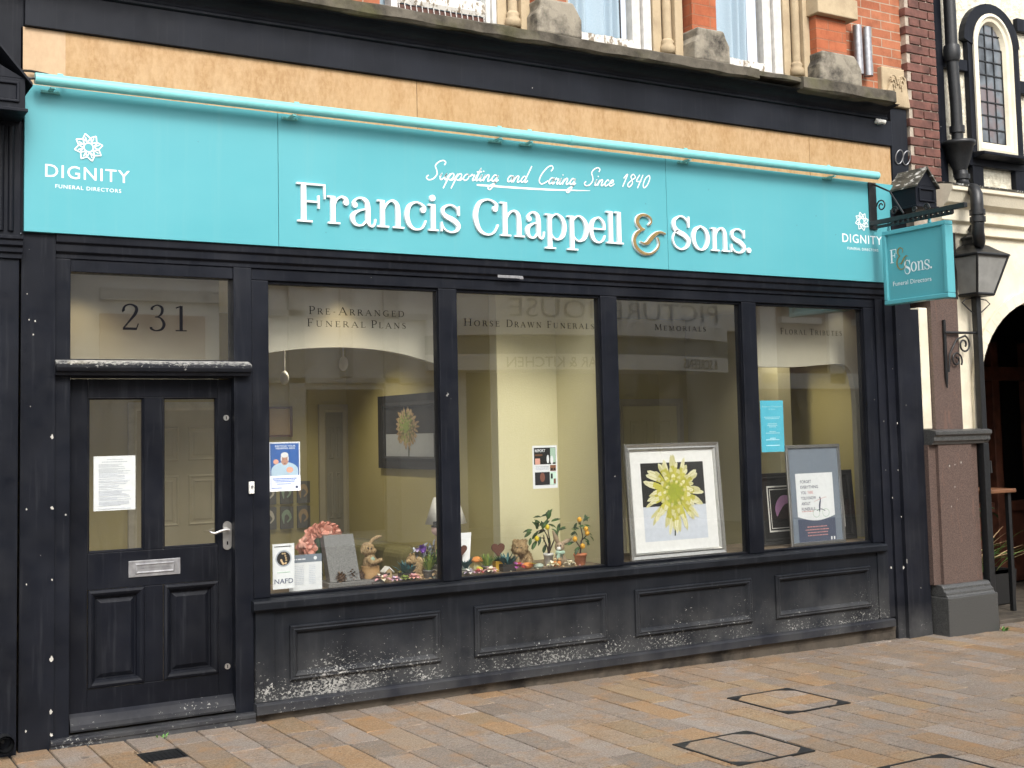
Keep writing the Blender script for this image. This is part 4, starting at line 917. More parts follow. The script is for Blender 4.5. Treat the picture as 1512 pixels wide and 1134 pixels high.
m.tube([(2.625, -.08, 3.69), (2.625, -.25, 3.60), (2.6, -.40, 3.40)], .008, 8)
for c0, r0, s in ((( -.17, 3.50), .05, 1), ((-.30, 3.44), .035, -1), ((-.62, 3.415), .03, 1), ((-.50, 3.415), .022, -1)):
    m.tube([(2.61, c0[0] + s*(r0*(1-i/22))*math.cos(i*.55), c0[1] + (r0*(1-i/22))*math.sin(i*.55)) for i in range(18)], .0065, 6)
for i in range(12): m.box(2.58, 2.61, -.30-.05*i-.02, -.30-.05*i, 3.325, 3.351)
m.tube([(2.60, -.12, 3.335), (2.60, -.86, 3.33)], .013, 8)
m.build('iron_bracket', M['iron'], H, .002)
m = MB()
for y_ in (-.22, -.62): m.tube([(2.63, y_, 3.286), (2.63, y_, 3.355)], .012, 10); m.blob((2.63, y_, 3.30), .016)
m.build('hanger', M['teal'], H)

# ---------------------------------------------------------------- neighbour: half-timbered building
N_ = thing('timbered_building', 'cream and black half-timbered building with an arched leaded window and dark archway', 'building', (4.6, .1, .07))
m = MB(); m.box(3.49, 7.5, .12, .3, 3.72, 6.4); m.build('rendered_wall', M['render'], N_)
m = MB()
def beam(pa, pb, w, Y=.07):                                  # a timber from one surveyed point to another
    a, b = at(*pa, Y), at(*pb, Y); d = (b-a).normalized(); s_ = Vector((-d.z, 0, d.x))*w/2
    m.prism([a+s_, b+s_, b-s_, a-s_], (0, .055, 0))
m.box(3.50, 3.70, .062, .119, 3.72, 6.4); zB = at(1470, 240, .07).z
m.box(3.7005, 7.4, .068, .119, 4.0, 4.115)
for xx in (4.085, 4.655): m.box(xx-.07, xx+.07, .064, .119, 3.72, 3.9995); m.box(xx-.06, xx+.06, .064, .119, 4.1155, 5.2)
for xx in (5.3, 5.9): m.box(xx-.07, xx+.07, .066, .119, 3.72, 6.4)
m.box(3.705, 4.02, .070, .119, 4.83, 4.93); m.box(4.7155, 7.4, .070, .119, 4.72, 4.84)
m.box(4.725, 7.4, .071, .119, 5.3, 5.42); 
m.build('timber_frame', M['black'], N_, .006)
def archpts(cx, w, zs, rise, n=16): return [(cx - w*math.cos(math.pi*i/n), zs + rise*math.sin(math.pi*i/n)) for i in range(n+1)]
cxw = 4.345
m = MB(); out = archpts(cxw, .37, 5.12, .36); inn = archpts(cxw, .262, 5.08, .31)
for (a, b), (c, d) in zip(zip(out, out[1:]), zip(inn, inn[1:])):
    m.prism([(a[0], .055, a[1]), (c[0], .055, c[1]), (d[0], .055, d[1]), (b[0], .055, b[1])], (0, .064, 0))
m.build('arched_timber', M['black'], N_)
m = MB()
prof = [(0, .062), (.0, .045), (.03, .038), (.045, .055), (.075, .062), (.09, .085), (.1, .10)]
def arch_frame(mb, cx, w, z0, zs, rise, prof, n=18):
    rings = []
    for t, y in prof:
        r = [(cx-w+t, y, z0+t*1.1)] + [(a, y, b) for a, b in archpts(cx, w-t, zs, rise-t*.9, n)] + [(cx+w-t, y, z0+t*1.1)]
        rings.append(r)
    k = len(rings[0]); vs = [q for r in rings for q in r]; fs = []
    for i in range(len(rings)-1):
        for j in range(k): q = (j+1) % k; fs.append((i*k+j, i*k+q, i*k+k+q, i*k+k+j))
    mb.add(vs, fs)
arch_frame(m, cxw, .262, 4.125, 5.08, .31, prof); wf = m.build('arched_window', M['cream'], N_)
m = MB(); P = [(cxw-.165, 4.23)] + archpts(cxw, .165, 5.08, .22) + [(cxw+.165, 4.23)]; m.poly([(a, .098, b) for a, b in P]); 
n = Nt('old_leaded_glass', .12, .6); v = n.voro(9, n.scaled((1.1, 1, .8))); n.col(n.ramp(n.math('ADD', n.noise(3, 2), n.math('MULTIPLY', v.outputs['Distance'], .5)), (.5, (.035, .04, .045)), (.8, (.13, .15, .165)), (1.0, (.15, .12, .12)))); n.bump(n.noise(7, 2), .25, .02); M['leaded'] = n.mat
pa = m.build('leaded_pane', M['leaded'], wf)
m = MB()
for i in (-1, 0, 1, 2): xx = cxw - .165 + .11*(i+1); m.box(xx-.005, xx+.005, .09, .097, 4.23, 5.30 if 0 <= i < 2 else 5.08)
for i in range(9): zz = 4.23 + i*.122; m.box(cxw-.165, cxw+.165, .0895, .0965, zz-.005, zz+.005)
m.build('lead_came', M['iron'], pa)
m = MB(); m.mould([(.06, 4.06), (-.06, 4.08), (-.06, 4.105), (.06, 4.122)], 4.02, 4.70); m.build('window_ledge', M['black'], N_, .004)
# cream cornice and arch wall
m = MB(); m.mould([(.2, 3.36), (-.06, 3.36), (-.06, 3.44), (-.10, 3.46), (-.10, 3.56), (-.16, 3.60), (-.20, 3.68), (-.22, 3.69), (-.22, 3.735), (-.1, 3.76), (.12, 3.78), (.2, 3.78)], 3.40, 7.5); m.build('cornice', M['cream'], N_, .006)
m = MB(); m.mould([(.118, 3.781), (-.1, 3.762), (-.224, 3.738), (-.228, 3.728), (-.232, 3.742), (-.1, 3.776), (.118, 3.798)], 3.40, 7.5); m.build('lead_flashing', M['soiled'], N_)
m = MB(); acx, aw, azs, ar = 4.78, .93, 2.05, .80; ap = archpts(acx, aw, azs, ar, 26)
vs = [(3.53, -.02, azs), *[(a, -.02, b) for a, b in ap], (7.5, -.02, azs)]
top = 3.359
for (a, b) in zip(ap, ap[1:]): m.prism([(a[0], -.02, a[1]), (b[0], -.02, b[1]), (b[0], -.02, top), (a[0], -.02, top)], (0, .35, 0))
m.box(3.60, acx-aw-.0005, -.02, .33, 1.685, top); m.box(acx+aw+.0005, 7.5, -.02, .33, 0, top)
m.build('arch_wall', M['cream'], N_)
m = MB(); e0 = archpts(acx, aw+.10, azs, ar+.10, 26); e1 = archpts(acx, aw+.0, azs, ar, 26)
for (a, b), (c, d) in zip(zip(e0, e0[1:]), zip(e1, e1[1:])): m.prism([(a[0], -.05, a[1]), (c[0], -.05, c[1]), (d[0], -.05, d[1]), (b[0], -.05, b[1])], (0, .0295, 0))
m.box(acx-aw-.10, acx-aw, -.05, -.0205, 1.70, azs); m.build('arch_moulding', M['cream'], N_, .004)
# granite pilaster
m = MB(); m.box(3.20, 3.60, -.115, .2, .48, 1.60); m.box(3.115, 3.1995, -.085, .2, .48, 1.60); m.box(3.6005, 3.70, -.085, .2, .48, 1.60)
chips(m, [(1402,688,.016),(1410,686,.012),(1419,683,.018),(1410,719,.012),(1405,748,.014),(1414,737,.008)], -.1154); m.box(3.235, 3.56, -.075, .2, 1.72, 2.80); m.box(3.5605, 3.61, -.015, .2, 1.72, 2.80)
gp = m.build('granite_pilaster', [M['granite'], CHIP], N_)
m = MB(); m.mould([(.2, 1.60), (-.125, 1.60), (-.135, 1.62), (-.15, 1.63), (-.15, 1.665), (-.17, 1.68), (-.17, 1.71), (-.1, 1.722), (.2, 1.722)], 3.12, 3.80); m.build('capital', M['granite_dark'], gp, .004)
m = MB(); m.box(3.14, 3.735, -.20, .2, .0, .385); m.mould([(.2, .3855), (-.192, .3855), (-.175, .40), (-.175, .42), (-.15, .435), (-.15, .455), (-.125, .4795), (.2, .4795)], 3.15, 3.72); m.build('granite_plinth', M['granite_dark'], gp, .008)
m = MB(); m.box(3.125, 3.232, -.045, .15, 1.724, 2.72); m.build('cream_strip', M['cream'], N_, .012, 3)
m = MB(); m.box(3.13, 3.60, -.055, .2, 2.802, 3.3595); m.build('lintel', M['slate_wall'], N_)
m = MB(); m.box(3.215, 3.26, -.11, -.05, 2.9, 3.3); 
# the dark entrance behind the arch
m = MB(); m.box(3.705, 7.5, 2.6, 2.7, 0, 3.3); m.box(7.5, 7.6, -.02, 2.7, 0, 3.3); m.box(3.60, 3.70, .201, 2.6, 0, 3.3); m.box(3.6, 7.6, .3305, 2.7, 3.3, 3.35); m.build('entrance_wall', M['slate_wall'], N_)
m = MB()
for xx in (4.6, 5.25, 5.9, 6.5): m.box(xx, xx+.11, 1.46, 1.6, .12, 2.6)
m.box(4.3, 6.8, 1.5, 1.6, .85, .95); m.box(4.3, 6.8, 1.44, 1.6, 2.2, 2.34); m.box(4.3, 6.8, 1.55, 1.6, .12, .85); m.box(4.3, 5.0, 1.56, 1.62, .951, 2.199)
m.build('panelled_screen', M['oak_dark'], N_, .006)
m = MB(); m.box(3.70, 7.5, .02, 2.6, -.1, .105); m.box(3.75, 7.5, -.30, .02, -.1, .06); m.build('entrance_step', M['concrete'], N_, .01)

# drainpipe with its hopper and swan neck
DP = thing('drainpipe', 'black cast iron drainpipe with hopper and swan neck between the two buildings', 'drainpipe', (3.6, -.05, 3.4))
q = lambda px, py, Y=-.06: at(px, py, Y)
pt, pb_ = q(1381, -60, -.0), q(1398, 225, -.0)
m = MB(); xx = 3.72
m.tube([(3.735, .0, 6.3), (3.735, .0, 4.98)], .052, 14); m.tube([(3.735, .0, 5.0), (3.735, .0, 4.96), (3.735, .0, 4.9), (3.735, .0, 4.86)], [.066, .072, .072, .06], 14); m.tube([(3.735, .0, 4.88), (3.755, .0, 4.5), (3.755, .0, 4.08)], .05, 14)
m.tube([(3.755, 0, 4.30), (3.755, 0, 4.24)], .064, 14)
m.build('down_pipe', M['iron'], DP)
m = MB(); m.lathe([(.055, 0), (.06, .06), (.10, .16), (.125, .26), (.14, .27), (.14, .30), (.10, .30), (.09, .2)], (3.74, -.02, 3.86), 18); m.build('hopper', M['iron'], DP)
m = MB(); m.tube([(3.735, -.04, 3.90), (3.73, -.05, 3.80), (3.71, -.09, 3.745), (3.67, -.16, 3.72), (3.63, -.24, 3.70), (3.61, -.28, 3.65), (3.605, -.285, 3.56), (3.605, -.285, 3.40)], .052, 14)
for zz in (3.50, 3.44): m.tube([(3.605, -.285, zz+.022), (3.605, -.285, zz-.022)], .064, 14)
m.tube([(3.735, -.045, 3.87), (3.735, -.045, 3.83)], .066, 14)
m.tube([(3.605, -.285, 3.44), (3.60, -.285, 3.33), (3.63, -.27, 3.27), (3.70, -.21, 3.26), (3.76, -.14, 3.24), (3.80, -.09, 3.14), (3.80, -.06, 3.0)], .05, 14)
m.build('swan_neck', M['iron'], DP)
# lamp post
LP = thing('street_lamp', 'slim black lamp post with a tapered four-sided glass lantern before the archway', 'street lamp', (3.78, -.09, gz(3.78)))
px_ = 3.765; py_ = -.10
m = MB(); m.box(px_-.045, px_+.045, py_-.045, py_+.045, gz(px_)-.01, .17); m.box(px_-.033, px_+.033, py_-.033, py_+.033, .1705, 1.60)
m.lathe([(.05, 0), (.052, .02), (.042, .03), (.042, .07), (.052, .08), (.05, .10)], (px_, py_, 1.62), 16); m.box(px_-.028, px_+.028, py_-.028, py_+.028, 1.60, 2.84)
m.tube([(px_+.05, py_, 1.45), (px_+.055, py_, 1.35)], .03, 8); m.build('post', M['iron'], LP, .004)
lc = Vector((px_-.005, py_, 0)); zb_, zt_ = 2.84, 3.155; hb, ht = .105, .195
m = MB()
cb = [Vector((lc.x+sx*hb, lc.y+sy*hb, zb_)) for sx, sy in ((-1,-1),(1,-1),(1,1),(-1,1))]; ct = [Vector((lc.x+sx*ht, lc.y+sy*ht, zt_)) for sx, sy in ((-1,-1),(1,-1),(1,1),(-1,1))]
for a, b in zip(cb, ct): m.tube([a, b], .011, 6)
for L_ in (cb, ct):
    for i in range(4): m.tube([L_[i], L_[(i+1) % 4]], .012, 6)
m.box(lc.x-hb, lc.x+hb, lc.y-hb, lc.y+hb, zb_-.015, zb_)
m.build('lantern_frame', M['iron'], LP)
n = Nt('dusty_glass', .35, .5); n.col(n.ramp(n.noise(9, 4), (.3, (.34, .34, .32)), (.7, (.50, .50, .47)))); n.b.inputs['Transmission Weight'].default_value = .35; M['dusty'] = n.mat
for i in range(4):
    j = (i+1) % 4; k = .985
    f = lambda v: Vector((lc.x + (v.x-lc.x)*k, lc.y + (v.y-lc.y)*k, v.z))
    m = MB(); m.quad(f(cb[i]), f(cb[j]), f(ct[j]), f(ct[i])); m.build('lantern_pane', M['dusty'], LP)
m = MB(); R2 = math.sqrt(2); pr = [(ht*R2+.02, 0), (ht*R2+.02, .012), (ht*R2*.72, .055), (ht*R2*.5, .09), (.085, .11), (.085, .15), (.10, .155), (.10, .17), (.05, .19), (.03, .22), (.04, .24), (.015, .28)]
vs = []; fs = []
for r_, z_ in pr:
    for k in range(4): a = math.pi/4 + k*math.pi/2; vs.append((lc.x + r_*math.cos(a), lc.y + r_*math.sin(a), zt_+z_))
for i in range(len(pr)-1):
    for k in range(4): fs.append((4*i+k, 4*i+(k+1) % 4, 4*i+4+(k+1) % 4, 4*i+4+k))
m.add(vs, fs); m.build('lantern_roof', M['iron'], LP, .006)
m = MB(); m.lathe([(.02, 0), (.03, .06), (.05, .10), (.03, .16), (.0, .17)], (lc.x, lc.y, zb_+.02), 10); m.build('lamp_bulb', M['white_plastic'], LP)
m = MB()
for s in (-1, 1): m.tube([(px_, py_, 2.815), (px_+s*.13, py_, 2.80), (px_+s*.175, py_, 2.77), (px_+s*.10, py_, 2.72), (px_, py_, 2.66)], .005, 6)
m.build('ladder_loop', M['iron'], LP)
m = MB(); m.tube([(px_, py_, 2.52), (3.36, py_-.0, 2.515)], .011, 8); m.tube([(3.37, py_+.01, 2.62), (3.37, py_+.01, 2.14), (3.375, py_+.01, 2.06)], [.014, .014, .004], 8)
def spiral(cx, cz, r0, r1, a0, turns, n=26):
    return [(cx + (r0+(r1-r0)*i/n)*math.cos(a0+turns*6.283*i/n), py_, cz + (r0+(r1-r0)*i/n)*math.sin(a0+turns*6.283*i/n)) for i in range(n+1)]
m.tube(spiral(3.59, 2.42, .075, .02, 1.4, -1.35), .008, 6); m.tube(spiral(3.49, 2.29, .07, .018, -.6, 1.35), .008, 6); m.tube([(3.39, py_, 2.19), (3.41, py_, 2.34), (3.50, py_, 2.46), (3.61, py_, 2.495)], .008, 6)
m.build('scroll_arm', M['iron'], LP)

# things in the dark entrance
TB = thing('pub_table', 'dark wooden table with a black leg inside the archway', 'table', (4.6, .55, .105))
m = MB(); m.box(4.20, 4.62, .25, .85, 1.145, 1.18); m.build('table_top', M['oak'], TB, .008)
for lx, ly in ((4.56, .3), (4.56, .8), (4.24, .8)): m = MB(); m.box(lx-.02, lx+.02, ly-.02, ly+.02, .105, 1.1445); m.build('table_leg', M['iron'], TB, .004)
PL = thing('planter', 'black plant trough with pale trailing leaves inside the archway', 'planter', (4.6, .75, .105))
m = MB()
P = lambda y, z: [(4.15, y-.14, z), (4.95, y-.14, z), (4.95, y+.14, z), (4.15, y+.14, z)]
m.add([Vector((4.60+(v[0]-4.55)*k, v[1], v[2])) for k, L_ in ((.9, P(.72, .11)), (1, P(.72, .42)), (.94, P(.72, .42)), (.92, P(.72, .38))) for v in L_], [tuple(range(4))[::-1]] + [(4*i+j, 4*i+(j+1) % 4, 4*i+4+(j+1) % 4, 4*i+4+j) for i in range(3) for j in range(4)] + [(12, 13, 14, 15)])
m.build('trough', M['pot_black'], PL, .008)
m = MB()
for i in range(42):
    b = Vector((random.uniform(4.2, 4.8), random.uniform(.62, .8), .38)); a = random.uniform(-2.6, .2)
    m.leaf(b, (math.cos(a)*.8, math.sin(a)*.8, random.uniform(1.0, 2.6)), random.uniform(.3, .55), .022, random.choice([0, 0, 1]), random.uniform(.3, .9), None, 6)
for i in range(60):
    b = Vector((random.uniform(4.15, 4.85), random.uniform(.62, .82), random.uniform(.4, 1.05))); a = random.uniform(0, 6.28)
    m.leaf(b, (math.cos(a), math.sin(a), random.uniform(-.6, .8)), random.uniform(.05, .09), .05, 2, .3)
m.build('foliage', [M['grass'], M['tan'], M['leaf_dark']], PL)
# ---------------------------------------------------------------- things in the window
cA = lambda x, y, Y: at(380 + x/4.537, 640 + y/4.537, Y)
cB = lambda x, y, Y: at(640 + x/4.537, 640 + y/4.537, Y)
cD = lambda x, y, Y: at(900 + x/3.688, 560 + y/3.688, Y)
DZ = .857
V = Vector
def on(p): return V((p.x, p.y, DZ))
BOT = 'small ornaments on the window display floor'
# memorial tablet
p = on(cA(520, 1000, .15))
t = thing('headstone', 'sloping grey granite memorial tablet leaning back beside the NAFD sticker', 'headstone', p)
th = R(21); wv, dv = V((0, math.sin(th), math.cos(th))), V((0, math.cos(th), -math.sin(th)))
o = V((cA(490, 1015, .13).x, .13, DZ+.03))
m = MB(); W_, H_, T_ = .20, .30, .065; vs = [o + V((a, 0, 0)) + wv*b + dv*c for b in (0, H_) for a, c in ((0,0),(W_,0),(W_,T_),(0,T_))]
m.add(vs, [(3,2,1,0),(4,5,6,7),(0,1,5,4),(1,2,6,5),(2,3,7,6),(3,0,4,7)]); m.build('tablet', M['granite_pale'], t, .003)
m = MB(); m.box(o.x-.02, o.x+.35, .105, .33, DZ, DZ+.028); m.build('base_slab', M['granite_pale'], t, .004)
# artificial roses
c = cA(405, 700, .33); t = thing('rose_bouquet', 'bunch of peach pink artificial roses behind the grey memorial tablet', 'bouquet', (c.x, .33, DZ))
for i, (x, y) in enumerate([(330,735),(365,675),(400,715),(430,640),(470,690),(505,660),(450,640),(390,655),(310,760),(350,770),(520,690),(480,640)]):
    q_ = cA(x, y, .30 + .03*(i % 3)); m = MB()
    for r_, nn, el in ((.012, 4, 1.3), (.024, 5, .9), (.036, 6, .45)):
        for k in range(nn):
            a = k*6.283/nn + i + r_*40; d = V((math.cos(a)*math.cos(el), -math.sin(el)*.8 + .2*math.sin(a), math.sin(a)*math.cos(el)))
            m.leaf(q_ + V((math.cos(a), -.3, math.sin(a)))*r_*.3, d, .040, .044, i % 2 if k % 3 else 1, -.5, (math.cos(a), -.2, math.sin(a)))
    m.blob(q_, .016, 0, 1); m.build('rose', [M['flower_pink'], M['flower_deep']], t)
m = MB(); m.tube([(c.x, .33, DZ), (c.x, .33, c.z)], .03, 8); m.build('stem', M['leaf_dark'], t)
def ornament(name, label, cat, p): return thing(name, label, cat, p, None)
# cones
for i, (x, y, r_, lab) in enumerate([(560, 1000, .033, 'round brown pine cone nearest the grey memorial tablet'), (628, 975, .038, 'spiky brown pine cone, middle of the three on the granite base'), (690, 958, .03, 'brown pine cone beside the straw rabbit, rightmost of three')]):
    b = cA(x, y, .14+.03*i); b.z = max(b.z, DZ + .028 + r_*.75); m = MB(); m.blob(b, (r_*.8, r_*.8, r_*.75), 0, 2)
    for k in range(46):
        u = 1 - 2*(k+.5)/46; a = k*2.4; n_ = V((math.sqrt(1-u*u)*math.cos(a), math.sqrt(1-u*u)*math.sin(a), u)); m.leaf(b + n_*r_*.6, n_ + V((0, 0, .5)), r_*.7, r_*.5, k % 2, .2)
    tag(m.build('pine_cone', [M['cone'], M['straw_dark']]), lab, 'pine cone', 'pine cones on the granite base')
# straw rabbit in a sack
b = on(cA(750, 955, .22)); t = ornament('straw_rabbit', 'straw rabbit toy with one long ear raised, sitting in a brown sack', 'toy rabbit', b)
Y_ = .22
m = MB(); h = cA(738, 775, Y_); m.blob(h, (.042, .045, .045), 0, 3, .12, 8, 1); m.blob(h + V((.028, -.018, -.010)), (.024, .024, .02), 0, 2, .1, 8)
bd = cA(755, 870, Y_); m.blob(bd, (.045, .05, .065), 0, 3, .12, 8, 2)
m.tube([cA(760, 838, Y_-.02), cA(790, 862, Y_-.05), cA(835, 845, Y_-.05)], [.02, .017, .013], 10); m.tube([cA(745, 845, Y_-.03), cA(770, 868, Y_-.07), cA(810, 858, Y_-.08)], [.019, .016, .012], 10)
m.build('body', M['straw'], t)
for pts in ([cA(748, 742, Y_), cA(770, 712, Y_), cA(800, 694, Y_), cA(830, 688, Y_)], [cA(722, 745, Y_+.02), cA(712, 752, Y_+.01), cA(702, 775, Y_), cA(700, 800, Y_)]):
    m = MB(); m.tube(pts, [.008, .012, .011, .006], 8); m.build('ear', M['straw'], t)
m = MB()
for x, y in ((742, 768), (763, 772)): m.blob(cA(x, y, Y_-.045), .006, 0, 1)
m.build('eye', M['jet'], t)
m = MB(); m.lathe([(.055, 0), (.066, .03), (.062, .07), (.056, .095), (.060, .102)], on(bd), 16, 0, True, .06); m.build('sack', M['sack'], t)
m = MB(); m.leaf(cA(775, 825, Y_-.06), (.3, -.2, -1), .05, .03, 0, .1); m.leaf(cA(775, 825, Y_-.06), (-.3, -.2, -1), .045, .03, 0, .1); m.build('bow', M['mint'], t)
# bird house, bark, flowers, stars
b = on(cA(870, 955, .25)); t = ornament('bird_house', 'tiny white roofed wooden bird house beside the straw rabbit', 'bird house', b)
h = .045; m = MB(); c = cA(872, 945, .25); m.prism([(c.x-.022, .23, c.z-.02), (c.x+.022, .23, c.z-.02), (c.x+.022, .23, c.z+.02), (c.x, .23, c.z+.042), (c.x-.022, .23, c.z+.02)], (0, .05, 0)); m.tube([(c.x, .255, DZ), (c.x, .255, c.z-.02)], .012, 8); m.build('box', M['tan'], t)
m = MB()
for s in (-1, 1): m.prism([(c.x, .222, c.z+.044), (c.x+s*.034, .222, c.z+.012), (c.x+s*.036, .222, c.z+.018), (c.x, .222, c.z+.052)], (0, .066, 0))
m.build('roof', M['white_c'], t); m = MB(); m.tube([(c.x, .2285, c.z+.006), (c.x, .232, c.z+.006)], .008, 10); m.build('entry_hole', M['jet'], t)
m = MB(); m.tube([cA(755, 1008, .12), cA(790, 985, .14), cA(835, 960, .16), cA(870, 945, .17)], [.02, .026, .024, .015], 9); b_ = m.build('bark_piece', M['bark']); tag(b_, 'dark curved piece of bark behind the pink and white lily', 'bark')
def bloom(x, y, Y, r_, mats, n_, lab, crop=cA, name='flower', cat='flower', group='artificial flower heads on the display floor', up=.6, wd=.5):
    r_ *= 1.25; b = crop(x, y, Y); b.z = max(b.z, DZ + r_*.35); m = MB()
    for ring, (k, e, rr) in enumerate(((n_, up*.5, 1), (n_, up*1.6, .72))):
        for i in range(k):
            a = 6.283*(i + ring*.5)/k + x; m.leaf(b, (math.cos(a), math.sin(a)*.8 - .25, e), r_*rr, r_*wd, (i + ring) % (len(mats)-1), .35)
    m.blob(b + V((0, -.004, r_*.12)), r_*.16, len(mats)-1, 1)
    tag(m.build(name, [M[k] for k in mats]), lab, cat, group)
bloom(838, 990, .12, .055, ('cream_petal', 'petal_pink', 'yellow'), 6, 'pink and white lily head in front of the dark bark')
bloom(925, 998, .12, .036, ('petal_pink', 'lilac', 'yellow'), 8, 'small dusty pink flower head right of the lily')
bloom(990, 988, .13, .036, ('lime', 'lime', 'yellow_pale'), 8, 'small pale green rosette between two pink flower heads')
bloom(1050, 975, .13, .042, ('petal_pink', 'flower_pink', 'magenta'), 9, 'pink flower head in front of the straw squirrel')
bloom(1210, 940, .16, .055, ('tan', 'cream_petal', 'orange'), 6, 'tan and cream star shaped flower beside the first mullion')
bloom(965, 928, .2, .022, ('yellow', 'yellow_pale', 'yellow'), 6, 'tiny yellow flower left of the blue spiky plant')
def pot(m, c, r0, r1, h, k=0, rim=True, n_=18):
    pr = [(r0*.9, 0), (r0, .003), (r1, h*.8), (r1*1.1 if rim else r1, h*.8), (r1*1.1 if rim else r1, h), (r1*.93, h), (r1*.9, h*.9)]
    m.lathe(pr, c, n_, k)
def spiky(name, lab, c, potm, r0, r1, h, leafm, n_, L, W, up, cat='potted plant', square=False):
    t = ornament(name, lab, cat, c); m = MB()
    if square: m.box(c.x-r1, c.x+r1, c.y-r1*.6, c.y+r1*.6, c.z, c.z+h)
    else: pot(m, c, r0, r1, h)
    m.build('pot', M[potm], t, .003 if square else 0)
    m = MB()
    for i in range(n_):
        a = random.uniform(0, 6.28); e = random.uniform(*up); b = c + V((math.cos(a)*r1*random.uniform(0, .7), math.sin(a)*r1*.5, h*.9))
        m.leaf(b, (math.cos(a), math.sin(a), e), L*random.uniform(.65, 1.1), W, i % 2 if isinstance(leafm, tuple) else 0, random.uniform(-.1, .35))
    m.build('leaves', [M[k] for k in (leafm if isinstance(leafm, tuple) else (leafm,))], t); return t
spiky('succulent', 'blue green spiky succulent in a black trough before the straw squirrel', on(cA(1003, 985, .19)), 'pot_black', .045, .05, .045, 'leaf_teal', 34, .095, .016, (.5, 2.2), square=True)
spiky('grass_plant', 'green grassy plant in a grey pot beside the straw squirrel', on(cA(1150, 970, .2)), 'pot_grey', .032, .038, .05, ('grass', 'lime'), 60, .12, .008, (1.2, 4))
spiky('bright_plant', 'bright green leafy plant in a white bowl by the first mullion', on(cA(1215, 905, .28)) + V((0, 0, .0)), 'pot_white', .04, .055, .075, ('bright_green', 'leaf'), 46, .10, .022, (.6, 2.5))
# straw squirrel
b = on(cA(1065, 970, .24)); t = ornament('straw_squirrel', 'tan straw squirrel figure standing behind the blue spiky succulent', 'toy squirrel', b)
m = MB(); m.blob(cA(1060, 915, .24), (.05, .045, .07), 0, 3, .3, 7, 3); m.blob(cA(1035, 850, .23), (.034, .034, .034), 0, 3, .25, 8, 4); m.blob(cA(1010, 858, .21), (.018, .018, .015), 0, 2, .1); m.blob(cA(1060, 965, .22), (.055, .05, .03), 0, 3, .3, 7, 4)
for x in (1025, 1048): m.blob(cA(x, 815, .23), (.009, .006, .016), 0, 1)
m.build('body', M['straw'], t); m = MB(); m.tube([cA(1085, 960, .27), cA(1108, 920, .28), cA(1100, 860, .28), cA(1078, 835, .27)], [.018, .034, .036, .012], 10); m.build('tail', M['tan'], t)
# flower arrangement with purple bloom
b = on(cA(1105, 900, .32)); t = ornament('flower_arrangement', 'grey leaved arrangement with a purple flower behind the straw squirrel', 'flower arrangement', b)
m = MB(); pot(m, b, .03, .04, .09); m.tube([b + V((0,0,.08)), cA(1105, 800, .32)], .006, 6); m.build('pot', M['pot_grey'], t)
m = MB(); c = cA(1098, 772, .3)
for i in range(18): a = i*2.4; m.leaf(c, (math.cos(a), -.9 + .3*(i % 3), math.sin(a)), .036, .024, 0, -.2, (0, -1, 0))
m.build('purple_bloom', M['purple'], t); m = MB(); c2 = cA(1062, 778, .3)
for i in range(12): a = i*2.4; m.leaf(c2, (math.cos(a), -.8, math.sin(a)), .024, .018, 0, -.2, (0, -1, 0))
m.build('lilac_bloom', M['lilac'], t); m = MB()
for i in range(40):
    a = random.uniform(0, 6.28); q_ = cA(random.uniform(1035, 1190), random.uniform(745, 830), .32); m.leaf(q_, (math.cos(a), random.uniform(-.5, .5), math.sin(a)+.3), random.uniform(.03, .06), .022, i % 2, .2)
m.build('grey_leaves', [M['pot_grey'], M['print_grey']], t)
# snowman head on a stick
c = cA(1200, 648, .3); t = ornament('snowman_pick', 'pale round snowman head with a black hat on a stick by the first mullion', 'ornament', on(c))
m = MB(); m.blob(c, .034, 0, 3); m.build('head', M['face_pink'], t)
m = MB(); m.lathe([(.036, 0), (.042, .004), (.040, .010), (.028, .012), (.027, .035), (.0, .037)], c + V((.006, 0, .020)), 18); m.build('hat', M['jet'], t)
m = MB(); m.tube([c + V((-.005, 0, -.03)), c + V((-.012, 0, -.10)), on(c)], .004, 6); m.build('stick', M['tan'], t)
# ---- second window
m = MB(); a, b_, c, d = cB(150, 660, .36), cB(253, 662, .36), cB(238, 815, .3), cB(150, 820, .3); m.prism([on(c) + V((-.11, 0, 0)), on(c), b_, V((on(c).x-.11, b_.y, b_.z))], (0, .004, 0))
tag(m.build('card', [M['paper']]), 'plain pale card standing behind the small half hidden heart', 'card')
def heart(x, y, Y, s, lab):
    c = cB(x, y, Y); t = ornament('heart_ornament', lab, 'heart ornament', on(c)); P = []
    for i in range(28):
        a = 6.283*i/28; P.append((c.x + s*(16*math.sin(a)**3)/17, c.y, c.z + s*(13*math.cos(a)-5*math.cos(2*a)-2*math.cos(3*a)-math.cos(4*a))/17))
    m = MB(); m.prism(P[::-1], (0, .012, 0)); m.build('heart', M['heart'], t, .003); m = MB(); m.tube([c + V((0, .006, -s*.9)), on(c) + V((0, .006, 0))], .004, 6); m.build('stick', M['bark'], t)
heart(436, 775, .3, .054, 'large brown wooden heart on a stick above the yellow pot'); heart(192, 780, .28, .042, 'small brown wooden heart half hidden by the first mullion')
spiky('succulent', 'small teal succulent in a mossy pot just right of the first mullion', on(cB(215, 925, .2)), 'stone_green', .03, .036, .04, 'leaf_teal', 30, .085, .016, (.7, 3))
b = on(cB(293, 900, .27)); t = ornament('mushroom_ornament', 'small orange capped toadstool ornament with a yellow stalk', 'ornament', b)
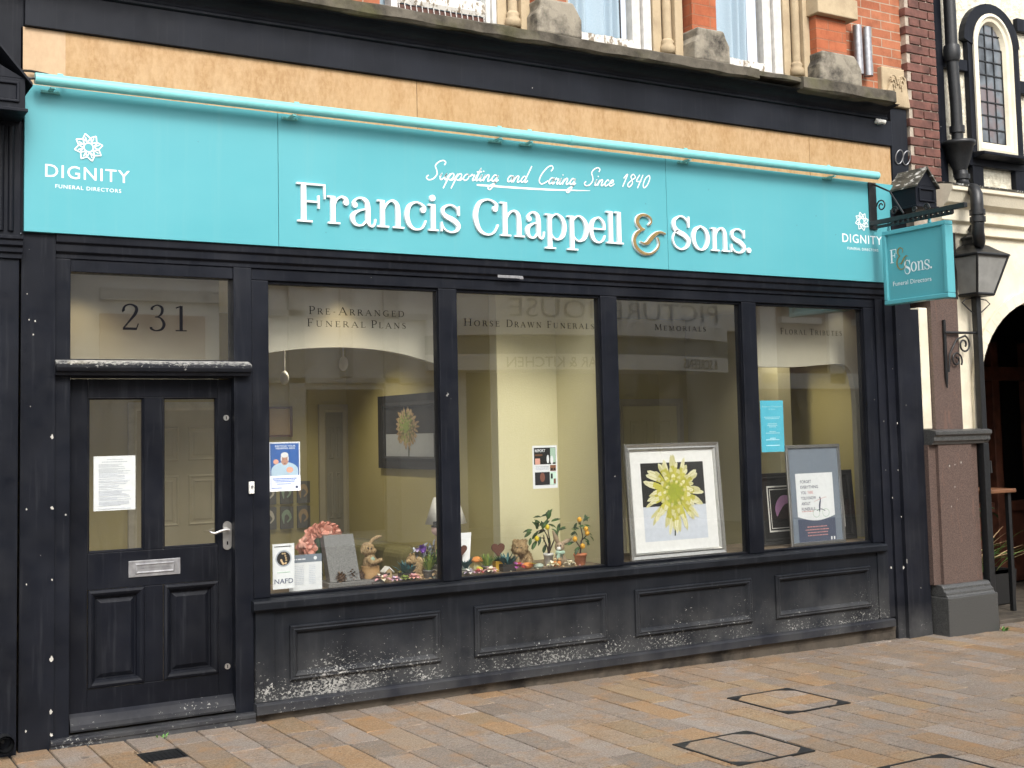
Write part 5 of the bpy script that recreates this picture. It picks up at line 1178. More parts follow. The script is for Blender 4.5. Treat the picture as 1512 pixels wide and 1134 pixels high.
m = MB(); m.lathe([(.018, 0), (.024, .02), (.019, .05), (.016, .075)], b, 14); m.build('stalk', M['yellow_pale'], t); m = MB(); m.lathe([(.012, .0), (.046, .0), (.044, .012), (.030, .026), (.012, .033), (.0, .034)], b + V((0, 0, .068)), 18); m.build('cap', M['orange'], t)
m = MB(); b = on(cB(308, 930, .2)); m.blob(b + V((0, 0, .022)), (.026, .022, .022), 0, 2, .2, 5); tag(m.build('pumpkin_ornament', [M['yellow']]), 'small yellow gourd in front of the orange capped toadstool', 'gourd')
spiky('grass_plant', 'green grassy plant in a grey pot between toadstool and yellow pot', on(cB(360, 945, .2)), 'pot_grey', .03, .035, .045, ('grass', 'lime'), 70, .085, .008, (1, 4))
spiky('succulent', 'low green plant in a bright yellow pot under the large heart', on(cB(445, 925, .22)), 'pot_yellow', .038, .042, .066, ('leaf', 'leaf_teal'), 60, .045, .014, (.3, 2), square=True)
spiky('succulent', 'blue green spiky succulent in a black square pot before the straw bear', on(cB(497, 940, .17)), 'pot_black', .045, .05, .048, 'leaf_teal', 36, .085, .016, (.6, 2.6), square=True)
# straw bear
b = on(cB(590, 890, .33)); t = ornament('straw_bear', 'sitting bear of shaggy golden straw in the second window', 'toy bear', b)
m = MB(); Y_ = .33; m.blob(cB(578, 770, Y_-.01), (.055, .055, .058), 0, 4, .28, 9, 5); m.blob(cB(600, 850, Y_+.02), (.068, .06, .075), 0, 4, .28, 8, 6); m.blob(cB(565, 788, Y_-.05), (.026, .026, .02), 0, 3, .2, 9)
for x in (545, 615): m.blob(cB(x, 722, Y_), (.018, .012, .016), 0, 2, .2)
for x, yy in ((555, 855), (640, 865)): m.blob(cB(x, yy, Y_-.05), (.022, .03, .045), 0, 3, .25, 8)
m.build('body', M['straw'], t)
m = MB()
for i in range(420):
    u = random.uniform(-1, 1); a = random.uniform(0, 6.28); n_ = V((math.sqrt(1-u*u)*math.cos(a), math.sqrt(1-u*u)*math.sin(a), u)); o_, r_ = random.choice([(cB(578, 770, Y_-.01), .055), (cB(600, 850, Y_+.02), .068)])
    m.leaf(o_ + n_*r_*.95, n_ + V((random.uniform(-.8, .8), random.uniform(-.8, .8), random.uniform(-1, .3))), .026, .004, i % 2, .3, None, 1)
m.build('shaggy_straw', [M['straw'], M['straw_dark']], t); m = MB()
for x in (562, 588): m.blob(cB(x, 765, Y_-.065), .005, 0, 1)
m.build('eye', M['jet'], t)
bloom(565, 915, .16, .055, ('red', 'magenta', 'yellow'), 7, 'dark red flower head in front of the straw bear', cB)
bloom(305, 945, .13, .036, ('red', 'petal_pink', 'red'), 8, 'small dark red rose head before the grassy plant', cB)
bloom(385, 940, .13, .045, ('cream_petal', 'petal_pink', 'yellow'), 6, 'pink and white flower head in front of the yellow pot', cB)
bloom(240, 950, .13, .04, ('lilac', 'white_c', 'tan'), 6, 'small pale lilac flower head by the first mullion', cB)
bloom(800, 900, .16, .042, ('cream_petal', 'yellow_pale', 'orange'), 6, 'cream flower head in front of the white lemon tree pot', cB)
bloom(915, 893, .18, .038, ('cream_petal', 'cream_petal', 'yellow_pale'), 5, 'cream petals lying left of the terracotta pot', cB)
m = MB(); b = on(cB(628, 915, .2)); m.blob(b + V((0, 0, .022)), (.045, .035, .022), 0, 2, .15, 3); m.leaf(b + V((-.02, -.02, .03)), (1, -.2, .2), .08, .035, 1, .2); m.leaf(b + V((-.03, -.02, .01)), (1, -.3, .5), .07, .03, 2, .2)
tag(m.build('gourd', [M['orange'], M['yellow'], M['red']]), 'orange and yellow gourd below the straw bear', 'gourd')
m = MB(); b = on(cB(705, 915, .18)); m.blob(b + V((0, 0, .016)), (.038, .03, .018), 0, 3, .15, 2); tag(m.build('pebble', [M['stone_green']]), 'smooth pale green pebble between the gourd and the white pot', 'pebble')
m = MB(); b = on(cB(520, 950, .12)); 
for i in range(46):
    x = random.uniform(-2.15, -.1); y = random.uniform(.1, .26); r_ = random.uniform(.006, .013); m.blob((x, y, DZ+r_*.5), (r_, r_, r_*.6), i % 4, 1, .2, 3, i)
o_ = m.build('pebble_scatter', [M['stone_green'], M['tan'], M['cream_petal'], M['petal_pink']]); tag(o_, 'scattered small pebbles and shells along the front of the display', 'pebbles'); o_['kind'] = 'stuff'
def fruit_tree(name, lab, base, r0, r1, h, potm, top, leaves, fruits, fm, Y, leafsize, extra):
    t = ornament(name, lab, 'potted tree', base); m = MB(); pot(m, base, r0, r1, h, 0, True, 24); m.build('pot', M[potm], t)
    m = MB(); m.lathe([(r1*.9, 0), (r1*.5, .004), (0, .005)], base + V((0, 0, h*.88)), 14); m.build('soil', M['bark'], t)
    m = MB(); b = base + V((0, 0, h*.85))
    for br in extra: m.tube([b if k == 0 else cB(x, y, Y) for k, (x, y) in enumerate([(0, 0)] + br)], [.0055]*2 + [.004]*(len(br)-1), 6)
    m.build('trunk', M['bark'], t)
    m = MB()
    for i, (x, y, dx, dz) in enumerate(leaves):
        for s in range(2): m.leaf(cB(x, y, Y + random.uniform(-.03, .03)), (dx + random.uniform(-.15, .15), random.uniform(-.6, .3), dz + random.uniform(-.15, .15)), leafsize*random.uniform(.8, 1.1), leafsize*.36, (i + s) % 2, random.uniform(.1, .45), (0, -.6, .8))
    m.build('leaves', [M['leaf_dark'], M['leaf']], t)
    for x, y in fruits: m = MB(); c = cB(x, y, Y-.03); m.blob(c, (.0165, .0165, .019), 0, 3, .05, 3); m.blob(c + V((0, 0, .019)), .003, 0, 1); m.build('fruit', M[fm], t)
fruit_tree('lemon_tree', 'small lemon tree with long dark leaves in a white pot', on(cB(772, 880, .3)), .026, .033, .082, 'pot_white', None,
  [(780,545,-1,.1),(760,560,.7,1),(720,560,-1,.3),(790,590,.9,.5),(745,600,-.8,.1),(700,640,-.3,1),(690,640,.1,1),(660,645,-1,.1),(655,660,-1,-.5),(740,620,.6,.9),(770,610,.8,-.1),(800,650,.7,-.5),(700,660,-.8,-.8),(690,720,-.7,-.9),(735,680,.5,-.9),(750,745,-.3,-1),(720,610,-.6,.5),(750,650,-.9,-.2),(830,660,.1,1),(840,650,.8,.5),(790,640,.9,-.6),(810,690,.8,-.9),(730,640,.2,1),(765,575,.2,1),(650,700,-.3,-1),(770,700,.2,-1),(715,690,-.5,-.7)],
  [(693,705),(762,628)], 'lemon', .3, .062, [[(775, 740), (760, 680), (735, 640), (690, 660)], [(782, 740), (770, 660), (755, 590), (775, 545)], [(790, 760), (815, 700), (838, 655)], [(765, 765), (735, 700), (700, 700)]])
fruit_tree('orange_tree', 'small kumquat tree with orange fruit in a terracotta pot', on(cB(985, 903, .17)), .034, .042, .078, 'terracotta', None,
  [(1005,590,.6,.9),(1010,615,.9,.1),(1030,590,-.1,1),(960,650,-1,.3),(975,640,-.8,.2),(1010,620,-.9,.2),(1040,670,.9,-.3),(1050,690,.8,-.7),(1030,710,.4,-1),(940,730,-1,.1),(965,690,-.5,.7),(985,760,-.8,-.4),(970,775,-.6,-.7),(1000,700,.8,-.3),(960,600,-.4,-.9),(975,610,.3,.9),(1015,720,.9,-.6),(930,735,-1,.0),(955,660,-.9,-.3),(1000,640,.7,.5)],
  [(978,578),(1030,668),(948,708),(1000,755),(1022,640)], 'kumquat', .17, .05, [[(985, 800), (990, 740), (1000, 690), (985, 620), (980, 560)], [(990, 720), (1020, 690), (1040, 660)], [(988, 770), (960, 730), (945, 700)]])
b = on(cB(845, 870, .24)); t = ornament('rabbit_figure', 'standing rabbit figure with tall brown ears and a pale green scarf', 'ornament', b); Y_ = .24
m = MB(); m.blob(cB(845, 758, Y_), (.034, .034, .036), 0, 3); m.blob(cB(840, 772, Y_-.03), (.018, .016, .014), 1, 2); m.blob(cB(848, 835, Y_), (.036, .034, .048), 0, 3, .08, 6); m.blob(cB(822, 845, Y_-.02), (.012, .014, .032), 0, 2); m.blob(cB(876, 845, Y_-.02), (.012, .014, .032), 0, 2)
m.build('body', [M['fur'], M['white_c']], t)
for pts in ([cB(836, 738, Y_), cB(820, 700, Y_), cB(800, 650, Y_)], [cB(858, 740, Y_), cB(888, 725, Y_), cB(925, 705, Y_)]): m = MB(); m.tube(pts, [.011, .018, .006], 10); m.build('ear', M['fur'], t)
m = MB(); m.tube([cB(820, 795, Y_-.03), cB(845, 803, Y_-.045), cB(872, 795, Y_-.03)], .014, 8); m.leaf(cB(842, 800, Y_-.06), (-.2, -.1, -1), .05, .03, 0, 0); m.leaf(cB(850, 800, Y_-.06), (.3, -.1, -1), .045, .03, 0, 0); m.build('scarf', M['mint'], t)
m = MB()
for x in (833, 852): m.blob(cB(x, 752, Y_-.035), .0045, 0, 1)
m.build('eye', M['jet'], t)
m = MB(); b = cB(830, 870, .17); 
for dx in (-.02, .014): m.blob(V((b.x+dx, .17, DZ+.022)), (.016, .014, .022), 0, 2, .1); m.blob(V((b.x+dx, .165, DZ+.05)), (.012, .011, .011), 1, 2)
tag(m.build('mouse_ornament', [M['orange'], M['tan']]), 'pair of tiny orange figures at the feet of the standing rabbit', 'ornament')

# ---------------------------------------------------------------- pictures, papers and notices
def card(name, lab, cat, x0, x1, z0, z1, Y, draw, mats, th=.001, group=None):
    m = MB(); m.box(x0, x1, Y, Y+th, z0, z1); w, h = x1-x0, z1-z0
    fn = lambda u, v, d=.0012: (x0 + u*w, Y-d, z0 + v*h)
    k = [0]
    def rect(a, b, c, d, mi, lift=None):
        k[0] += 1; q_ = .0004 + k[0]*.00012 if lift is None else lift; m.quad(fn(a, b, q_), fn(c, b, q_), fn(c, d, q_), fn(a, d, q_), mi)
    def ell(cx, cy, rx, ry, mi, n_=20):
        k[0] += 1; q_ = .0004 + k[0]*.00012; m.poly([fn(cx + rx*math.cos(6.283*i/n_), cy + ry*math.sin(6.283*i/n_), q_) for i in range(n_)], mi)
    def lines(a, c, y, hh, mi): k[0] += 1; pline(m, fn, a, c, y, hh, mi, lift=.0004 + k[0]*.00012)
    def text(s, a, c, y, mi, hh=None, bold=0): k[0] += 1; sans(m, fn, s, a, c, y, hh, mi, 1, bold, .0004 + k[0]*.00012)
    draw(rect, ell, lines, text); o_ = m.build(name, [M[q] for q in mats]); tag(o_, lab, cat, group); return o_
GY = .0465
def d_(rect, ell, lines, text):
    lines(.32, .7, .93, .012, 1); lines(.2, .82, .885, .014, 1); y = .84
    while y > .08: lines(.12, random.uniform(.55, .9), y, .010, 1); y -= random.choice([.022, .022, .034])
    lines(.1, .9, .035, .01, 1)
card('notice_paper', 'white printed notice taped inside the left pane of the door', 'notice', -3.382, -3.154, 1.393, 1.694, .0795, d_, ('paper', 'print_grey'))
def d_(rect, ell, lines, text):
    rect(.04, .3, .96, .97, 1); text('RECYCLE YOUR', .2, .85, .90, 0, .035, .02); text('HEARING AIDS', .22, .83, .855, 0, .035, .02)
    ell(.5, .42, .43, .17, 3); rect(.07, .3, .93, .42, 3); ell(.5, .64, .125, .115, 2); ell(.5, .735, .12, .055, 4); ell(.39, .66, .02, .05, 4); ell(.61, .66, .02, .05, 4); ell(.22, .60, .085, .05, 2); ell(.66, .43, .11, .06, 2)
    rect(.47, .56, .53, .57, 6); rect(.43, .645, .47, .652, 6); rect(.54, .645, .58, .652, 6)
    rect(.0, .0, 1, .315, 0); rect(.03, .04, .97, .30, 5)
    lines(.12, .88, .245, .018, 1); lines(.15, .85, .215, .014, 1); lines(.2, .8, .185, .014, 1); lines(.25, .7, .14, .012, 1); ell(.88, .075, .04, .025, 6); lines(.08, .4, .06, .012, 1)
card('hearing_poster', 'blue and white hearing aid poster with a smiling man, on the first window', 'poster', -2.384, -2.189, 1.458, 1.749, GY, d_, ('paper', 'blue', 'skin', 'shirt', 'hair_white', 'photo_grey', 'navy'))
def d_(rect, ell, lines, text):
    lines(.08, .9, .925, .025, 1); ell(.5, .67, .37, .185, 2); ell(.5, .67, .31, .155, 1)
    k = [(.42,.76),(.5,.8),(.6,.76),(.56,.7),(.66,.66),(.58,.6),(.64,.54),(.52,.58),(.44,.53),(.46,.62),(.36,.6),(.42,.68)]
    for (a, b), (c, d) in zip(k, k[1:]): ell((a+c)/2, (b+d)/2, .05, .022, 3, 8)
    rect(.2, .36, .8, .375, 4); text('NAFD', .07, .93, .12, 5, .11, .006)
card('trade_sticker', 'tall white NAFD sticker with a round lion emblem, low on the first window', 'sticker', -2.366, -2.231, .885, 1.149, GY, d_, ('paper', 'jet', 'print_grey', 'tan', 'mint', 'slate_dark'))
a = at(427, 879, .10); b = at(475, 817, .10)
def d_(rect, ell, lines, text):
    rect(0, .78, 1, 1, 1); lines(.1, .5, .86, .03, 0); ell(.8, .89, .05, .05, 0)
    for i in range(11): lines(.15, .45, .68-.05*i, .018, 2); lines(.6, .8, .68-.05*i, .018, 2)
card('price_list', 'white price list with a grey heading, standing right of the NAFD sticker', 'price list', a.x, b.x, DZ+.002, b.z, .10, d_, ('paper', 'slate', 'photo_grey'))
def d_(rect, ell, lines, text):
    rect(.06, .56, .94, .95, 1); text('REPORT', .1, .52, .85, 0, .065, .02); rect(.55, .74, .72, .94, 1); rect(.72, .6, .93, .94, 2); ell(.62, .68, .05, .1, 0); ell(.78, .66, .06, .1, 0); rect(.1, .76, .4, .80, 3); rect(.1, .56, .3, .7, 4)
    for i in range(3): lines(.12, .65, .50-.03*i, .016, 5)
    rect(.08, .08, .68, .38, 1); ell(.38, .26, .1, .11, 6); rect(.7, .4, .94, .54, 3); rect(.72, .41, .81, .47, 1); rect(.84, .41, .92, .47, 1); rect(.7, .08, .94, .37, 2); rect(.72, .22, .8, .34, 1); rect(.83, .1, .92, .22, 6)
card('event_flyer', 'small colourful event flyer with black photos, on the second window', 'flyer', -.554, -.360, 1.398, 1.683, GY, d_, ('paper', 'jet', 'mint', 'oak', 'flower_pink', 'print_grey', 'heart'))
def d_(rect, ell, lines, text):
    text('Francis Chappell', .08, .92, .87, 1, .03); text('& Sons', .36, .64, .82, 1, .03)
    for y, a_, c_ in ((.67,.15,.85),(.64,.2,.8),(.54,.3,.7),(.51,.28,.72),(.48,.35,.65),(.39,.36,.64),(.36,.2,.8),(.26,.38,.62),(.23,.2,.8),(.12,.2,.8)): lines(a_, c_, y, .014, 1)
card('opening_notice', 'turquoise printed notice stuck on the fourth window beside the mullion', 'notice', 1.463, 1.692, 1.585, 1.972, GY, d_, ('notice', 'notice_ink'))

def rim(x0, x1, z0, z1, Y, prof): m = MB(); m.frame(x0, x1, z0, z1, [(a, Y-b) for a, b in prof]); return m
def dahlia(m, fn, cx, cy, r, mats, seed, up=True):           # mats: tip, tip b, mid, mid b, heart
    rnd = random.Random(seed); k = 0
    for ring, (n_, R0, R1, w) in enumerate(((27, .18, 1.04, .135), (24, .14, .92, .13), (15, .10, .74, .14), (13, .06, .56, .12), (10, .03, .38, .10), (7, .0, .22, .08))):
        for i in range(n_):
            a = 6.283*(i + .5*ring)/n_ + rnd.uniform(-.09, .09); ca, sa = math.cos(a), math.sin(a)
            L = r*R1*rnd.uniform(.88, 1.06)*(1 + .06*max(0, -sa) - .04*max(0, sa)); ww = r*w*rnd.uniform(.75, 1.15); droop = rnd.uniform(-.16, .16) ; v = rnd.random() < .5
            f = lambda t, q: (cx + ca*(r*R0 + (L-r*R0)*t) - sa*(q*ww*.5 + droop*L*t*t), cy + sa*(r*R0 + (L-r*R0)*t) + ca*(q*ww*.5 + droop*L*t*t) - .05*r*t*t)
            k += 1; h = .0008 + k*.00006; T = ((0, .3), (.3, .62), (.55, .9), (.75, 1), (.92, .72), (1, .06))
            for j in range(5):
                (t0, s0), (t1, s1) = T[j], T[j+1]
                mi = mats[4] if (j == 0 or ring == 5 or (ring > 2 and j < 2)) else (mats[3 if v else 2] if j < 3 - (ring < 1) else mats[1 if v else 0])
                m.quad(fn(*f(t0, -s0), h), fn(*f(t1, -s1), h), fn(*f(t1, s1), h), fn(*f(t0, s0), h), mi)
                if j < 4: m.quad(fn(*f(t0, -.06), h+.00003), fn(*f(t1, -.05), h+.00003), fn(*f(t1, .05), h+.00003), fn(*f(t0, .06), h+.00003), mats[4 if j < 2 else 3])
def leaning(x0, x1, z0, Y0, H_, lean):                        # plane leaning back; returns map (u, v, d) in metres
    c, s = math.cos(lean), math.sin(lean)
    return lambda u, v, d=0: (x0 + u, Y0 + v*s - d*c, z0 + v*c + d*s)
def framed(name, lab, x0, x1, z0, Y0, H_, lean, fw, fmat, inner, group=None):
    t = thing(name, lab, 'framed picture', ((x0+x1)/2, Y0, z0), group); f = leaning(x0, x1, z0, Y0, H_, lean); W_ = x1-x0
    m = MB(); rings = []
    for tt, d in ((0, 0), (0, .022), (.006, .028), (fw*.55, .020), (fw*.75, .024), (fw, .012), (fw, .002)):
        rings.append([f(tt, tt, d), f(W_-tt, tt, d), f(W_-tt, H_-tt, d), f(tt, H_-tt, d)])
    vs = [q_ for r_ in rings for q_ in r_]; fs = [(4*i+j, 4*i+(j+1) % 4, 4*i+4+(j+1) % 4, 4*i+4+j) for i in range(len(rings)-1) for j in range(4)] + [(3, 2, 1, 0)]
    m.add(vs, fs); m.build('picture_frame', M[fmat], t); inner(t, f, W_, H_); return t
def quad2(m, f, a, b, c, d, h, mi): m.quad(f(a, b, h), f(c, b, h), f(c, d, h), f(a, d, h), mi)
def flower_print(t, f, W_, H_):
    m = MB(); quad2(m, f, .045, .045, W_-.045, H_-.045, .003, 0); m.build('mount', M['mat_white'], t)
    m = MB(); a, b, c, d = W_*.165, H_*.15, W_*.83, H_*.83; quad2(m, f, a, b, c, b+(d-b)*.44, .0036, 1); quad2(m, f, a, b+(d-b)*.44, c, d, .0036, 0); g = lambda u, v, h: f(u, v, h+.0036)
    quad2(m, f, a, b-.006, c, b-.002, .0037, 6); m.quad(g(W_*.47, b+.03, .0006), g(W_*.483, b+.03, .0006), g(W_*.51, H_*.5, .0006), g(W_*.495, H_*.5, .0006), 5)
    dahlia(m, g, W_*.5, H_*.575, W_*.31, (2, 3, 4, 7, 8), 3); m.build('flower_print', [M['photo_black'], M['photo_grey'], M['petal_tip'], M['petal_tip_b'], M['petal_mid'], M['stem'], M['mat_white'], M['petal_mid_b'], M['green_y']], t)
framed('flower_picture', 'large silver framed photograph of a yellow and white dahlia standing in the third window', .262, 1.118, DZ+.002, .10, .815, R(4), .05, 'steel', flower_print)
def tulip(t, f, W_, H_):
    m = MB(); quad2(m, f, .05, .05, W_-.05, H_-.05, .002, 0); m.build('mount', M['photo_black'], t)
    m = MB()
    for tt, w in ((.10, .012), (.125, .006)):
        for a, b, c, d in ((tt, tt, W_-tt, tt+w), (tt, H_-tt-w, W_-tt, H_-tt), (tt, tt+w, tt+w, H_-tt-w), (W_-tt-w, tt+w, W_-tt, H_-tt-w)): quad2(m, f, a, b, c, d, .004, 0)
    m.build('silver_line', M['white_c'], t)
    m = MB(); p_ = Pen(m, lambda u, v, d=0: f(u, v, d+.003)); p_.stroke([(.19, .22, .01), (.205, .28, .06), (.25, .335, .075), (.31, .345, .06), (.36, .32, .03)]); m.build('tulip_print', M['pink'], t)
framed('tulip_picture', 'dark framed picture of a pink tulip half hidden behind the grey poster stand', 1.648, 2.66, DZ+.002, .30, .555, R(4), .05, 'photo_black', tulip)
t = thing('poster_stand', 'silver framed grey poster Forget everything you know about funerals in the fourth window', 'poster stand', (2.06, .11, DZ))
f = leaning(1.778, 2.352, DZ+.002, .11, .775, R(2.5)); W_, H_ = .572, .77
m = MB(); rings = [[f(a, a, b), f(W_-a, a, b), f(W_-a, H_-a, b), f(a, H_-a, b)] for a, b in ((0, 0), (0, .012), (.004, .016), (.022, .016), (.026, .003))]
m.add([q_ for r_ in rings for q_ in r_], [(4*i+j, 4*i+(j+1) % 4, 4*i+4+(j+1) % 4, 4*i+4+j) for i in range(4) for j in range(4)] + [(3, 2, 1, 0)]); m.build('stand_frame', M['steel'], t)
m = MB(); quad2(m, f, .02, .02, W_-.02, H_-.02, .002, 0); quad2(m, f, .09, .02, W_*.84, .20, .0026, 2); a, b = .09, W_*.84
P = [(a, .55), (a, .22)] + [(a + (b-a)*i/10, .22 - .035*math.sin(math.pi*i/10)) for i in range(1, 10)] + [(b, .22), (b, .55)]
m.poly([f(u, v, .0032) for u, v in P], 1); g = lambda u, v, d=.004: f(u, v, d+.0034)
for i, (s, w_) in enumerate((('FORGET', .115), ('EVERYTHING', .185), ('YOU', .055), ('YOU KNOW', .155), ('ABOUT', .095), ('FUNERALS', .14))): sans(m, g, s, a+.045, a+.045+w_, .475-.042*i, .024, 2, 1, .012, .0005)
sans(m, g, 'THINK', a+.115, a+.175, .475-.084, .024, 3, 1, .012, .0006)
p_ = Pen(m, g, 0, 2); p_.stroke([(.32, .25, .008), (.325, .30, .018), (.335, .34, .012), (.33, .365, .012)]); p_.stroke([(.29, .26, .006), (.34, .27, .006), (.38, .255, .006)]); p_.m = 4
for cx in (.285, .385): p_.stroke([(cx + .035*math.cos(i*.7), .24 + .03*math.sin(i*.7), .004) for i in range(10)])
p_.m = 3; p_.stroke([(.27, .33, .003), (.36, .355, .003), (.40, .36, .003)]); pline(m, g, a+.045, a+.17, .255, .006, 3)
for i in range(4): pline(m, g, a+.09-.02*(i == 1), b-.09+.02*(i == 1), .135-.022*i, .007, 3, lift=.0005)
for u in (b-.06, b-.03): quad2(m, f, u, .03, u+.014, .055, .0045, 1)
m.build('poster', [M['slate'], M['paper'], M['slate_dark'], M['pinkp'], M['mint']], t)

# room furniture
t = thing('wall_picture', 'black framed dahlia picture hanging on the ochre side wall of the left room', 'framed picture', (-.46, 2.08, 1.5))
sx = lambda u, v, d=0: (-.4545-d, 2.64-u, 1.5+v)
m = MB(); W_, H_ = 1.11, .602; rings = [[sx(a, a, b), sx(W_-a, a, b), sx(W_-a, H_-a, b), sx(a, H_-a, b)] for a, b in ((0, 0), (0, .03), (.06, .022), (.085, .03), (.10, .004))]
m.add([q_ for r_ in rings for q_ in r_], [(4*i+j, 4*i+(j+1) % 4, 4*i+4+(j+1) % 4, 4*i+4+j) for i in range(4) for j in range(4)]); m.build('picture_frame', M['jet'], t)
m = MB(); quad2(m, sx, .1, .1, W_-.1, H_*.47, .003, 1); quad2(m, sx, .1, H_*.47, W_-.1, H_-.1, .003, 0); g = lambda u, v, h: sx(u, v, h+.003)
m.quad(g(.52, .1, .0006), g(.54, .1, .0006), g(.56, .3, .0006), g(.53, .3, .0006), 5); dahlia(m, lambda u, v, h: g(.5 + (u-.5)*1.25, v, h), .5, .345, .17, (2, 3, 4, 6, 7), 8)
m.build('flower_print', [M['photo_black'], M['print_grey'], M['tan'], M['straw'], M['lime'], M['stem'], M['sofa'], M['lime']], t)
for i in range(6):
    r_, c = divmod(i, 3); x0 = -1.245 + c*.155; z0 = 1.20 - r_*.215; m = MB(); m.box(x0, x0+.115, 3.35, 3.3755, z0, z0+.19, 0)
    p_ = Pen(m, lambda u, v, d=0: (u, 3.3495-d, v)); p_.m = 1 + (i % 3); cx, cz = x0+.057, z0+.095
    p_.stroke([(cx-.03, cz-.05, .008), (cx-.035, cz+.02, .03), (cx, cz+.05, .04), (cx+.03, cz, .02), (cx, cz-.04, .012)])
    rows = ('upper', 'lower'); cols = ('left', 'middle', 'right')
    tag(m.build('small_picture', [M['pot_grey'], M['white_c'], M['mint'], M['tan']]), f'small dark picture on the far wall, {rows[r_]} row, {cols[c]} of three', 'small picture', 'small dark pictures on the far wall')
t = thing('wall_picture', 'pale framed print on the far wall, above the small dark pictures', 'framed picture', (-1.07, 3.36, 1.78))
m = MB(); m.frame(-1.20, -.975, 1.78, 2.045, [(0, 3.3755), (0, 3.35), (.015, 3.345), (.02, 3.362)]); m.build('picture_frame', M['oak'], t); m = MB(); m.quad((-1.18, 3.362, 1.80), (-.995, 3.362, 1.80), (-.995, 3.362, 2.025), (-1.18, 3.362, 2.025)); m.build('print', M['tan'], t)
t = thing('sofa', 'olive green sofa with cushions below the dahlia picture', 'sofa', (-.9, 2.1, .1))
m = MB(); m.box(-1.30, -.47, 1.2, 3.0, .14, .50); m.box(-.66, -.465, 1.2, 3.0, .501, .90); m.build('sofa_frame', M['sofa'], t, .05, 3)
for y0 in (1.22, 3.02-.18): m = MB(); m.box(-1.28, -.47, y0-.02, y0+.16, .501, .72); m.build('armrest', M['sofa'], t, .05, 3)
for i, y0 in enumerate((1.4, 2.1)): m = MB(); m.box(-1.29, -.67, y0, y0+.69, .505, .62); m.build('seat_cushion', M['sofa'], t, .04, 3)
c = V((-.78, 1.75, .78)); 
for y0 in (1.42, 2.2): m = MB(); m.box(-.86, -.70, y0, y0+.4, .64, .93); m.build('cushion', M['sofa'], t, .07, 4)
lc_ = at(658, 746, .95); t = thing('table_lamp', 'table lamp with a white tapered shade half hidden behind the first mullion', 'lamp', (lc_.x, .95, .62))
m = MB(); m.lathe([(.15, 0), (.088, .185), (.085, .185), (.147, 0)], (lc_.x, .95, 1.135), 28); m.build('lamp_shade', M['shade'], t)
m = MB(); m.lathe([(.07, 0), (.07, .02), (.02, .04), (.05, .15), (.055, .25), (.02, .4), (.012, .52)], (lc_.x, .95, .621), 18); m.build('lamp_base', M['sofa'], t)
t = thing('side_table', 'small dark wooden side table under the white lamp', 'table', (lc_.x, .95, .1)); m = MB(); m.box(lc_.x-.2, lc_.x+.2, .76, 1.13, .585, .62); m.build('table_top', M['oak'], t, .005)
for dx in (-.17, .17):
    for dy in (.79, 1.10): m = MB(); m.box(lc_.x+dx-.015, lc_.x+dx+.015, dy-.015, dy+.015, .1, .5845); m.build('table_leg', M['oak'], t)
m = MB(); a, b = at(1052, 648, 2.69), at(1080, 586, 2.69); m.box(a.x, b.x, 2.685, 2.6995, a.z, b.z); tag(m.build('wall_notice', [M['print_grey']]), 'pale sheet on the back wall of the room behind the third window', 'notice')
t = thing('wall_picture', 'dark framed picture with a pale edge behind the turquoise notice', 'framed picture', (at(1115, 650, 2.69).x, 2.69, 1.2)); a, b = at(1083, 662, 2.69), at(1154, 580, 2.69)
m = MB(); m.frame(a.x, b.x, a.z, b.z, [(0, 2.6995), (0, 2.67), (.05, 2.665), (.055, 2.69)]); m.build('picture_frame', M['photo_black'], t); m = MB(); m.quad((a.x+.05, 2.69, a.z+.05), (b.x-.05, 2.69, a.z+.05), (b.x-.05, 2.69, b.z-.05), (a.x+.05, 2.69, b.z-.05)); m.build('print', M['purple'], t)
for i, (px, py, Y_, lab) in enumerate(((507, 537, 1.6, 'round white spotlight head on a wire, right of two in the left room'), (420, 558, 2.3, 'round white spotlight head on a wire, left of two in the left room'))):
    c = at(px, py, Y_); t = thing('spotlight_head', lab, 'spotlight', c, 'white spotlight heads in the left room')
    m = MB(); m.blob(c, (.03, .06, .055), 0, 3); m.build('lamp_head', M['white_plastic'], t); m = MB(); m.tube([c, c + V((0, 0, .08)), V((c.x, c.y, 2.85))], .006, 6); m.build('drop_rod', M['white_plastic'], t)
# lit ceiling downlights; over bear, fourth window and right room are added fill
em = Nt('lamp_glow'); em.b.inputs['Emission Color'].default_value = (1, .82, .52, 1); em.b.inputs['Emission Strength'].default_value = 8; M['glow'] = em.mat
for i, (x, y, lab, e) in enumerate(((-1.80, .20, 'lit ceiling downlight just inside the first window', 6), (-3.40, .30, 'lit ceiling downlight just inside the shop door', 6), (-.55, .22, 'added ceiling fill light over the straw bear', 10), (2.62, .2, 'added ceiling fill light at the right end of the fourth window', 1.2), (-2.6, 1.9, 'lit ceiling downlight in the middle of the left room', 55), (-1.1, 2.3, 'lit ceiling downlight near the sofa', 34), (2.75, 1.3, 'added ceiling fill light in the right room', 26))):
    t = thing('downlight', lab, 'ceiling light', (x, y, 2.83), 'downlights in the shop ceiling'); m = MB(); m.lathe([(.055, 0), (.055, .02), (.042, .02), (.042, .004)], (x, y, 2.83), 18); m.build('trim_ring', M['white_plastic'], t)
    m = MB(); m.tube([(x, y, 2.836), (x, y, 2.842)], .04, 16); m.build('lens', M['glow'], t)
    ld = bpy.data.lights.new('downlight_lamp', 'SPOT'); ld.energy = e; ld.color = (1, .82, .54) if e == 6 else (1, .89, .68); ld.spot_size = R(110 if i != 0 else 80); ld.spot_blend = .7; ld.shadow_soft_size = .04
    lo = bpy.data.objects.new('downlight_lamp', ld); COL.objects.link(lo); lo.parent = t; lo.location = (0, 0, -.01)
